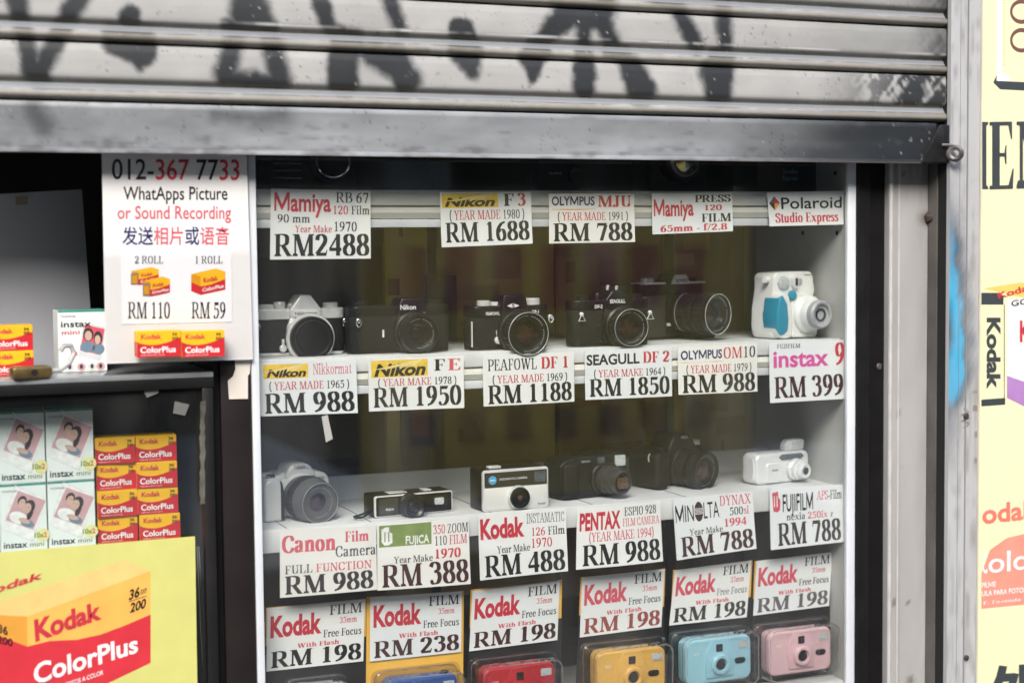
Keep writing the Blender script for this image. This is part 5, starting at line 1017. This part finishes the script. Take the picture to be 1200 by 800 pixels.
# 5 long zoom lens, silver edged top
P = at_z(798, 398, ZS2); h = at(798, 332, P.y).z-ZS2; w = .128
c = slr('dark film camera with long fat zoom lens, turned to the right', P+Vector((.006, .028, 0)), w, h, .034, R(15), blackp, pm('olive black leatherette', (.035, .033, .026), .5, bump=.6, bscale=700), (.004, .042, .018, .014))
mb = MB(); mb.box(-w*.49, -w*.17, -.0032, .030, h*.985, h*1.02); mb.box(w*.18, w*.47, -.0032, .030, h*.985, h*1.02); mb.build('top_trim', chrome, c, bevel=.001)
mb = MB(); mb.prism([(.004-.019, h*.985), (.004+.019, h*.985), (.004+.011, h*1.15), (.004-.011, h*1.15)], -.0085, -.005, 'y'); mb.build('name_plate', chrome, c, bevel=.0006)
txt(c, 'OLYMPUS', .004, h*1.045, .024, .005, -.0087, black)
lens_front(c, (.004, -.005, h*.48), (.10, -1, -.02), [(.027, 0), (.027, .010), (.0285, .012), (.0285, .045), (.0305, .047), (.0305, .074)], blackp, lensa, .66, knurl=((.016, .030, .0295), (.033, .043, .0295), (.050, .066, .0315)), marks=whitei)
ax = Vector((.10, -1, -.02)).normalized(); o5 = Vector((.004, -.005, h*.48))
for t_, r_ in ((.0145, .0288),):
    mb = MB(); mb.ring(o5+ax*t_, r_, .0005, ax, 40); mb.build('index_ring', greyp, c)
dial(c, -w*.33, .016, h*1.01, .010, .007, chrome); dial(c, -w*.40, .010, h*1.01, .005, .006, chrome, 'shutter_button'); dial(c, w*.36, .016, h*1.01, .010, .006, blackp, 'rewind_knob')
mb = MB(); mb.box(-w*.16, -w*.02, -.006, -.002, h*.24, h*.29); mb.build('grip_trim', chrome, c, bevel=.0005)
mb = MB(); mb.prism([(.006, 0), (.052, 0), (.060, h*.20), (.006, h*.20)], -.030, -.004, 'y'); mb.build('lens_foot', blackp, c, bevel=.001)
# 6 instant camera
P, w, h = spot(893, 967, 396, 318, ZS2); w *= .84
c = thing('instant_camera', 'white instant camera with blue grip and big round lens', 'camera', P, R(10), 'cameras on the window shelves')
d = .045
sil = [(-w*.40, 0), (-w*.12, -.001), (w*.34, 0), (w*.42, h*.06), (w*.45, h*.30), (w*.44, h*.62), (w*.47, h*.72), (w*.45, h*.80), (w*.43, h*.94), (w*.38, h*.995), (0, h*1.0), (-w*.36, h*.985), (-w*.43, h*.93), (-w*.42, h*.75), (-w*.48, h*.45), (-w*.49, h*.18), (-w*.46, h*.05)]
mb = MB(); mb.prism(sil, 0, d, 'y'); mb.build('body', whitep, c, bevel=.006, seg=4)
mb = MB(); mb.prism([(w*.36, 0), (w*.40, h*.05), (w*.42, h*.60), (w*.1, h*.68), (-w*.13, h*.66), (-w*.17, h*.40), (-w*.15, h*.02)], -.012, .004, 'y'); mb.build('lens_housing', whitep, c, bevel=.007, seg=4)
mb = MB(); mb.prism([(-w*.30, h*.0), (-w*.17, h*.02), (-w*.14, h*.20), (-w*.16, h*.48), (-w*.22, h*.64), (-w*.36, h*.70), (-w*.44, h*.66), (-w*.50, h*.40), (-w*.49, h*.14), (-w*.42, h*.03)], -.014, .02, 'y'); mb.build('grip', whitep, c, bevel=.007, seg=4)
mb = MB(); mb.prism([(-w*.36, h*.06), (-w*.27, h*.12), (-w*.25, h*.30), (-w*.28, h*.52), (-w*.38, h*.66), (-w*.455, h*.62), (-w*.505, h*.38), (-w*.49, h*.15), (-w*.43, h*.06)], -.0165, .018, 'y'); mb.build('blue_grip_panel', bluep, c, bevel=.003, seg=3)
mb = MB(); mb.prism([(x*w-.001, z*h) for x, z in ((-.20,.60),(-.13,.56),(-.06,.58),(-.04,.64),(-.06,.70),(-.13,.73),(-.19,.70))], -.0145, -.006, 'y'); mb.build('shutter_button', bluep, c, bevel=.003)
o = (w*.16, -.011, h*.36)
mb = MB(); mb.lathe([(w*.30, 0), (w*.29, .006), (w*.245, .010), (w*.245, .020), (w*.225, .023)], o, n=44); ln = mb.build('lens_barrel', whitep, c)
mb = MB(); mb.lathe([(w*.226, .0225), (w*.226, .032), (w*.20, .0345), (w*.165, .0335), (w*.16, .031), (w*.10, .0295)], o, n=44); mb.build('focus_ring', greyp, ln)
mb = MB(); mb.lathe([(w*.105, .029), (w*.10, .032), (w*.085, .0322), (w*.075, .029), (.0005, .0285)], o, n=32); mb.build('lens', lensg, ln)
mb = MB(); mb.prism([(x*w, z*h) for x, z in ((-.34,.90),(-.36,.84),(-.33,.76),(-.24,.73),(-.14,.75),(-.10,.81),(-.12,.90),(-.2,.93),(-.29,.93))], -.003, .004, 'y'); mb.build('flash_window', flashm, c, bevel=.001)
mb = MB(); mb.prism([(x*w, z*h) for x, z in ((-.075,.90),(-.07,.78),(-.01,.73),(.05,.76),(.06,.88),(.03,.945),(-.04,.945))], -.007, .003, 'y'); mb.build('viewfinder_rim', silverp, c, bevel=.002)
mb = MB(); mb.prism(rrect(w*.05, h*.11, .001, 3, -w*.005, h*.845), -.0076, -.004, 'y'); mb.build('viewfinder_window', lensg, c)
mb = MB(); mb.prism(rrect(w*.10, h*.11, .004, 5, w*.125, h*.84), -.0016, .003, 'y'); mb.build('sensor_window', greyp, c, bevel=.0008)
mb = MB(); mb.lathe([(h*.05, -.004), (h*.05, .004), (h*.04, .006)], (-w*.46, .012, h*.88), (-1, -.3, 0), 20); mb.build('strap_knob', whitep, c)
txt(c, 'FUJIFILM', w*.31, h*.945, w*.17, .0018, -.0004, darkgrey)

# ---- lowest shelf
# 7 silver reflex with grey lens
P = at_z(354, 611, ZS3); w = at(400, 608, P.y).x-at(312, 610, P.y).x; h = at(356, 556, P.y).z-ZS3
c = thing('film_camera', 'silver rounded film camera with a big grey zoom lens, leftmost of the lowest shelf', 'camera', P+Vector((.006, .042, 0)), R(8), 'cameras on the window shelves')
d = .045
mb = MB(); mb.prism([(-w*.36, 0), (w*.44, 0), (w*.47, h*.2), (w*.47, h*.78), (w*.40, h*.92), (w*.22, h*.97), (-w*.20, h*.97), (-w*.36, h*.90)], 0, d, 'y'); mb.build('body', silverp, c, bevel=.006, seg=4)
mb = MB(); mb.prism([(-w*.55, 0), (-w*.30, 0), (-w*.28, h*.5), (-w*.31, h*.86), (-w*.38, h*.93), (-w*.50, h*.91), (-w*.55, h*.8)], -.022, d*.9, 'y'); mb.build('grip', silverp, c, bevel=.006, seg=4)
mb = MB(); mb.prism([(-w*.335, h*.03), (-w*.28, h*.03), (-w*.27, h*.55), (-w*.30, h*.82), (-w*.335, h*.88)], -.0225, .006, 'y'); mb.build('grip_rubber', rubber, c, bevel=.003)
mb = MB(); mb.prism([(-w*.20, h*.86), (w*.26, h*.86), (w*.17, h*1.10), (w*.08, h*1.17), (-w*.06, h*1.17), (-w*.14, h*1.10)], -.006, d*.75, 'y'); mb.build('flash_housing', silverp, c, bevel=.004, seg=3)
mb = MB(); mb.prism([(-w*.08, h*1.07), (w*.11, h*1.07), (w*.10, h*1.155), (-w*.07, h*1.155)], -.0085, 0, 'y'); mb.build('name_plate', silverp, c, bevel=.001)
txt(c, 'Canon', w*.015, h*1.11, w*.12, h*.055, -.0088, darkgrey); txt(c, 'EOS', w*.33, h*.80, w*.10, h*.05, -.0005, grey)
gl = pm('pale grey lens coating', (.30, .33, .31), .08, coat=1, var=.4)
glens = pm('grey lens barrel', (.085, .085, .085), .5, bump=.1)
mb = MB(); mb.lathe([(h*.50, -.001), (h*.50, .006), (h*.46, .010)], (w*.02, 0, h*.46), n=44); mb.build('lens_mount', silverp, c)
lens_front(c, (w*.02, -.004, h*.45), (.10, -1, -.05), [(h*.46, 0), (h*.46, .010), (h*.485, .014), (h*.49, .034), (h*.46, .038), (h*.455, .050), (h*.44, .054)], glens, gl, .46, knurl=((.015, .033, h*.50),), n=48, marks=greyp)
dial(c, -w*.42, .008, h*.90, .008, .006, silverp, 'mode_dial'); mb = MB(); mb.lathe([(.007, 0), (.006, .004)], (-w*.42, -.010, h*.91), (0, -.2, 1), 20); mb.build('shutter_button', brightc, c)
# 8 long flat pocket camera with wrist strap
P = at_z(486, 603, ZS3); a, b = at(438, 604, P.y), at(533, 604, P.y); w = b.x-a.x; h = .029
c = thing('pocket_camera', 'long flat black pocket camera with wrist strap on the lowest shelf', 'camera', ((a.x+b.x)/2, P.y+.004, ZS3), R(4), 'cameras on the window shelves')
mb = MB(); mb.prism(rrect(w, .040, .004, 3, 0, .020), 0, h); mb.build('body', blackp, c, bevel=.0025)
mb = MB(); mb.prism(rrect(w*.99, h*.98, .003, 3, 0, h*.5), -.0012, .002, 'y'); mb.prism(rrect(w*.965, h*.90, .003, 3, 0, h*.5), -.002, .002, 'y'); mb.build('chrome_edge', chrome, c, bevel=.0004)
mb = MB(); mb.prism(rrect(w*.955, h*.87, .002, 3, 0, h*.5), -.0026, .002, 'y'); mb.build('front_plate', blackp, c, bevel=.0004)
ln = lens_front(c, (-w*.06, -.002, h*.47), (.0, -1, 0), [(.0165, 0), (.0165, .007), (.0155, .008), (.0155, .020), (.0148, .022)], blackp, lensg, .60, knurl=((.009, .018, .0162),))
mb = MB(); mb.prism(rrect(w*.20, h*.46, .003, 4, w*.33, h*.55), -.0034, 0, 'y'); mb.build('viewfinder_rim', dkplast, c, bevel=.0006)
mb = MB(); mb.prism(rrect(w*.12, h*.32, .002, 4, w*.315, h*.55), -.0042, 0, 'y'); mb.build('viewfinder_window', flashm, c, bevel=.0004)
mb = MB(); mb.prism(rrect(w*.24, h*.72, .002, 3, -w*.325, h*.5), -.0032, 0, 'y'); mb.build('front_cover', pm('olive black plate', (.045, .042, .03), .35), c, bevel=.0004)
txt(c, 'FUJICA', -w*.31, h*.36, w*.10, .0028, -.0034, whitei); mb = MB(); mb.box(-w*.28, -w*.05, .008, .026, h, h+.0012); mb.box(w*.16, w*.26, .008, .024, h, h+.002); mb.build('top_slider', chrome, c, bevel=.0004)
pts = [(-w*.50, .006, h*.45), (-w*.54, .002, h*.30), (-w*.60, -.004, .006), (-w*.68, -.008, .0035), (-w*.74, -.004, .0035), (-w*.73, .004, .0035), (-w*.66, .006, .0045), (-w*.57, .006, h*.25), (-w*.50, .007, h*.42)]
mb = MB(); mb.tube(pts, .0016, 8); mb.build('wrist_strap', rubber, c)
# 9 white fronted pocket camera
P = at_z(604, 597, ZS3); a, b = at(566, 599, P.y), at(644, 595, P.y); w = b.x-a.x; h = at(604, 549, P.y).z-ZS3
c = thing('pocket_camera', 'white and black fronted box camera with a blue dot, lowest shelf', 'camera', ((a.x+b.x)/2, P.y+.003, ZS3), R(2), 'cameras on the window shelves')
mb = MB(); mb.prism(rrect(w, .045, .003, 3, 0, .0225), 0, h); mb.build('body', blackp, c, bevel=.003)
mb = MB(); mb.prism(rrect(w*1.0, h, .004, 4, 0, h*.5), -.0015, .004, 'y'); mb.build('chrome_rim', chrome, c, bevel=.0008)
mb = MB(); mb.prism(rrect(w*.95, h*.52, .0015, 3, 0, h*.30), -.0025, 0, 'y'); mb.build('white_panel', pm('cream white enamel', (.72, .72, .69), .35, var=.05), c, bevel=.0005)
mb = MB(); mb.prism(rrect(w*.95, h*.36, .0015, 3, 0, h*.76), -.0025, 0, 'y'); mb.build('black_panel', pm('brown black panel', (.04, .034, .025), .25), c, bevel=.0005)
o = (w*.02, -.0015, h*.31)
mb = MB(); mb.lathe([(h*.29, 0), (h*.29, .006), (h*.27, .008)], o, n=44, knurl=.04); ln = mb.build('lens_ring', chrome, c)
mb = MB(); mb.lathe([(h*.26, .007), (h*.25, .011), (h*.20, .012), (h*.19, .009), (h*.11, .008), (h*.10, .0095)], o, n=36); mb.build('lens_barrel', blackp, ln)
mb = MB(); mb.lathe([(h*.10, .0092), (.0005, .0100)], o, n=24); mb.build('lens', lensa, ln)
mb = MB(); mb.lathe([(h*.105, 0), (h*.105, .0012)], (-w*.36, -.0023, h*.76), n=28); mb.build('round_badge', pm('sky blue enamel', (.06, .38, .66), .3), c)
mb = MB(); mb.box(-w*.36-h*.07, -w*.36+h*.07, -.0037, -.0034, h*.745, h*.775); mb.build('badge_bar', whitei, c, smooth=0)
txt(c, 'INSTAMATIC CAMERA', -.004, h*.77, w*.42, .0032, -.0027, whitei, 'n'); txt(c, 'Kodak', w*.39, h*.11, w*.12, .0032, -.0027, darkgrey, 'b')
mb = MB(); mb.prism(rrect(w*.17, h*.26, .001, 3, w*.365, h*.77), -.0032, 0, 'y'); mb.build('viewfinder_window', clearwin, c, bevel=.0004)
mb = MB(); mb.prism(rrect(w*.19, .012, .002, 3, -w*.25, .018), h, h+.003); mb.build('shutter_button', chrome, c, bevel=.0006)
# 10 grey compact zoom
P = at_z(697, 583, ZS3); a, b = at(655, 584, P.y), at(739, 580, P.y); w = b.x-a.x; h = at(697, 534, P.y).z-ZS3
c = thing('compact_camera', 'dark grey compact zoom camera with an extended lens on the lowest shelf', 'camera', ((a.x+b.x)/2, P.y+.004, ZS3), R(8), 'cameras on the window shelves')
mb = MB(); mb.prism([(-w*.49, h*.04), (-w*.42, 0), (w*.47, 0), (w*.5, h*.06), (w*.5, h*.96), (w*.44, h), (-w*.25, h*.99), (-w*.44, h*.92), (-w*.5, h*.80)], 0, .046, 'y'); mb.build('body', dkplast, c, bevel=.006, seg=4)
mb = MB(); mb.prism(rrect(w*.24, h*.84, .008, 5, -w*.36, h*.46), -.007, .01, 'y'); mb.build('grip', rubber, c, bevel=.005, seg=3)
mb = MB(); mb.prism(rrect(w*.44, h*.74, h*.3, 6, w*.16, h*.44), -.006, .004, 'y'); mb.build('lens_shroud', dkplast, c, bevel=.004, seg=3)
o = (w*.17, -.004, h*.42)
ln = lens_front(c, o, (.12, -1, -.05), [(h*.34, 0), (h*.34, .012), (h*.31, .0125), (h*.31, .024), (h*.27, .0245), (h*.27, .036)], pm('lens tube grey', (.045, .045, .047), .4), None)
mb = MB(); q = Vector((.12, -1, -.05)).normalized(); oo = Vector(o)+q*.0355; mb.prism(rrect(h*.30, h*.26, .003, 4, oo.x, oo.z), oo.y-.0006, oo.y+.004, 'y'); mb.build('lens_window', lensa, ln, bevel=.0005)
mb = MB(); mb.prism(rrect(w*.16, h*.26, .001, 3, w*.40, h*.83), -.0015, .003, 'y'); mb.build('flash_window', flashm, c, bevel=.0006)
mb = MB(); mb.prism(rrect(w*.10, h*.16, .001, 3, w*.11, h*.87), -.0015, .003, 'y'); mb.build('viewfinder_window', clearwin, c, bevel=.0005)
mb = MB(); mb.prism(rrect(w*.36, .022, .004, 4, 0, .022), h*.99, h*1.03); mb.build('top_panel', blackp, c, bevel=.001)
txt(c, 'PENTAX', -w*.12, h*.88, w*.13, .003, -.0005, greyp)
# 11 bulky black autofocus reflex
P = at_z(800, 573, ZS3); h = at(800, 527, P.y).z-ZS3; w = .128
c = thing('film_camera', 'bulky rounded black reflex camera turned right on the lowest shelf', 'camera', P+Vector((.012, .040, 0)), R(16), 'cameras on the window shelves')
mb = MB(); mb.prism([(-w*.44, 0), (w*.44, 0), (w*.47, h*.3), (w*.46, h*.86), (w*.38, h*1.0), (-w*.36, h*1.0), (-w*.46, h*.88)], 0, .046, 'y'); mb.build('body', dkplast, c, bevel=.006, seg=4)
mb = MB(); mb.prism(rrect(w*.22, h*.96, .010, 5, -w*.37, h*.48), -.022, .03, 'y'); mb.build('grip', rubber, c, bevel=.007, seg=4)
mb = MB(); mb.prism([(-w*.20, h*.8), (w*.26, h*.8), (w*.25, h*1.0), (w*.15, h*1.32), (w*.10, h*1.36), (-w*.06, h*1.36), (-w*.12, h*1.30), (-w*.19, h*1.0)], -.010, .036, 'y'); mb.build('prism_housing', blackp, c, bevel=.005, seg=4)
mb = MB(); mb.prism([(-w*.06, h*1.20), (w*.10, h*1.20), (w*.085, h*1.32), (-w*.045, h*1.32)], -.013, -.004, 'y'); mb.build('name_plate', blackp, c, bevel=.001); txt(c, 'MINOLTA', w*.02, h*1.26, w*.11, h*.06, -.0134, whitei)
lens_front(c, (w*.03, -.004, h*.50), (.10, -1, -.08), [(h*.50, 0), (h*.50, .006), (h*.46, .008), (h*.46, .028), (h*.49, .031), (h*.50, .046), (h*.485, .050)], blackp, lensa, .58, knurl=((.010, .024, h*.475), (.033, .044, h*.51)), n=48, marks=dkplast)
dial(c, w*.34, .02, h*1.0, .010, .006, blackp, 'mode_dial'); mb = MB(); mb.prism(rrect(w*.16, h*.18, .003, 4, w*.33, h*1.02), .002, .03, 'y'); mb.build('control_panel', silverp, c, bevel=.003)
mb = MB(); mb.ring((-w*.455, -.004, h*.80), .006, .001, (.4, -1, 0)); mb.build('strap_lug', chrome, c)
mb = MB(); mb.lathe([(.006, 0), (.005, .004)], (-w*.38, -.012, h*.98), (0, -.3, 1), 20); mb.build('shutter_button', blackp, c)
# 12 silver compact with raised flash
P = at_z(917, 566, ZS3); a, b = at(884, 568, P.y), at(953, 563, P.y); w = b.x-a.x; h = at(917, 530, P.y).z-ZS3
c = thing('compact_camera', 'silver compact camera with flash flipped up, right end of lowest shelf', 'camera', ((a.x+b.x)/2, P.y+.003, ZS3), R(8), 'cameras on the window shelves')
mb = MB(); mb.prism(rrect(w, h, .010, 6, 0, h*.5), 0, .034, 'y'); mb.build('body', silverp, c, bevel=.005, seg=4)
mb = MB(); mb.prism(rrect(w*.30, h*.64, .006, 5, -w*.18, h*.36), -.0025, .002, 'y'); mb.build('front_cover', silverp, c, bevel=.0018, seg=3)
o = (w*.22, -.001, h*.42)
mb = MB(); mb.lathe([(h*.36, 0), (h*.36, .004), (h*.32, .006), (h*.31, .012), (h*.25, .013), (h*.25, .021), (h*.22, .023), (h*.12, .022)], o, (.08, -1, -.03), 40); ln = mb.build('lens_barrel', silverp, c)
mb = MB(); mb.lathe([(h*.125, .0215), (h*.12, .0228), (.0005, .0224)], o, (.08, -1, -.03), 28); mb.build('lens', lensg, ln)
mb = MB(); mb.prism([(-w*.08, h*.84), (-w*.02, h*.74), (w*.32, h*.74), (w*.39, h*.82), (w*.34, h*.93), (-w*.02, h*.93)], -.0015, .003, 'y'); mb.build('viewfinder_window', clearwin, c, bevel=.0006)
mb = MB(); mb.prism([(w*.10, h*1.01), (w*.44, h*1.01), (w*.46, h*1.30), (w*.42, h*1.36), (w*.16, h*1.36), (w*.10, h*1.22)], .006, .020, 'y'); fl_ = mb.build('flash', silverp, c, bevel=.002, seg=3)
mb = MB(); mb.prism(rrect(w*.20, h*.20, .001, 3, w*.32, h*1.19), .0048, .008, 'y'); mb.build('flash_window', flashm, fl_, bevel=.0005)
txt(c, 'nexia', -w*.17, h*.46, w*.12, .003, -.0027, darkgrey); mb = MB(); mb.tube([(-w*.50, .008, h*.85), (-w*.515, .004, h*.5), (-w*.50, .008, h*.15)], .0012); mb.build('strap_bar', chrome, c)

# ---- goods on the topmost shelf, mostly behind the shutter bar
ZS1 = zS[0]+.0006
P = at(365, 222, .12); c = thing('film_camera', 'dark medium format camera with bright chrome rods high in the left corner', 'camera', (P.x, .10, ZS1), 0, 'goods on the topmost shelf')
mb = MB(); mb.box(-.06, .055, 0, .08, 0, .085); mb.build('body', leather, c, bevel=.004)
mb = MB(); mb.lathe([(.026, 0), (.026, .02), (.024, .024), (.021, .022)], (.018, 0, .040), n=36); ln = mb.build('lens', blackp, c)
mb = MB(); mb.ring((.018, -.0235, .040), .0225, .0014); mb.build('filter_ring', brightc, ln)
mb = MB()
for z in (.018, .028, .037): mb.tube([(-.058, -.006, z), (-.020, -.006, z)], .0016)
mb.build('bellows_rod', brightc, c)
P = at(672, 222, .11); c = thing('compact_camera', 'black compact camera with small white lettering, behind the top shelf edge', 'camera', (P.x, .11, ZS1), 0, 'goods on the topmost shelf')
mb = MB(); mb.prism(rrect(.11, .065, .012, 5, 0, .0325), 0, .035, 'y'); mb.build('body', dkplast, c, bevel=.004); mb = MB(); mb.lathe([(.013, 0), (.013, .008), (.010, .008), (.009, .004)], (.004, 0, .026)); mb.build('lens', lensg, c)
txt(c, 'OLYMPUS', -.028, .028, .02, .0035, -.0004, greyp)
P = at(803, 222, .10); c = thing('camera_lens', 'short lens with a bright chrome ring, behind the top shelf edge', 'lens', (P.x, .12, ZS1), 0, 'goods on the topmost shelf')
mb = MB(); mb.prism(rrect(.10, .09, .01, 4, 0, .045), 0, .05, 'y'); mb.build('mount_block', blackp, c, bevel=.003); mb = MB(); mb.lathe([(.031, 0), (.031, .012), (.029, .016), (.022, .016)], (0, 0, .048), n=40); mb.build('barrel', blackp, c)
mb = MB(); mb.lathe([(.024, .015), (.024, .020), (.021, .024), (.017, .022), (.016, .017), (.0005, .019)], (0, 0, .048), n=40); mb.build('chrome_ring', brightc, c)
P = at(925, 222, .09); mb = MB(); mb.box(P.x-.055, P.x+.05, .09, .16, ZS1, ZS1+.10); ex = MB()
for k, t in enumerate(('Studio', 'Express')): write(ex, [(t, 1)], 'b', lambda s, v, l, k=k: Vector((P.x-.012+s*.026, .0895-l, ZS1+.030-k*.010+v*.0065)))
tag(mb.build('carton', [pm('black carton', (.02, .02, .021), .4), pm('pale blue ink', (.16, .36, .52), .5)], None, (P.x, .125, ZS1), bevel=.001, extra=ex), 'black carton with pale blue lettering at the right of the topmost shelf', 'box', 'goods on the topmost shelf')
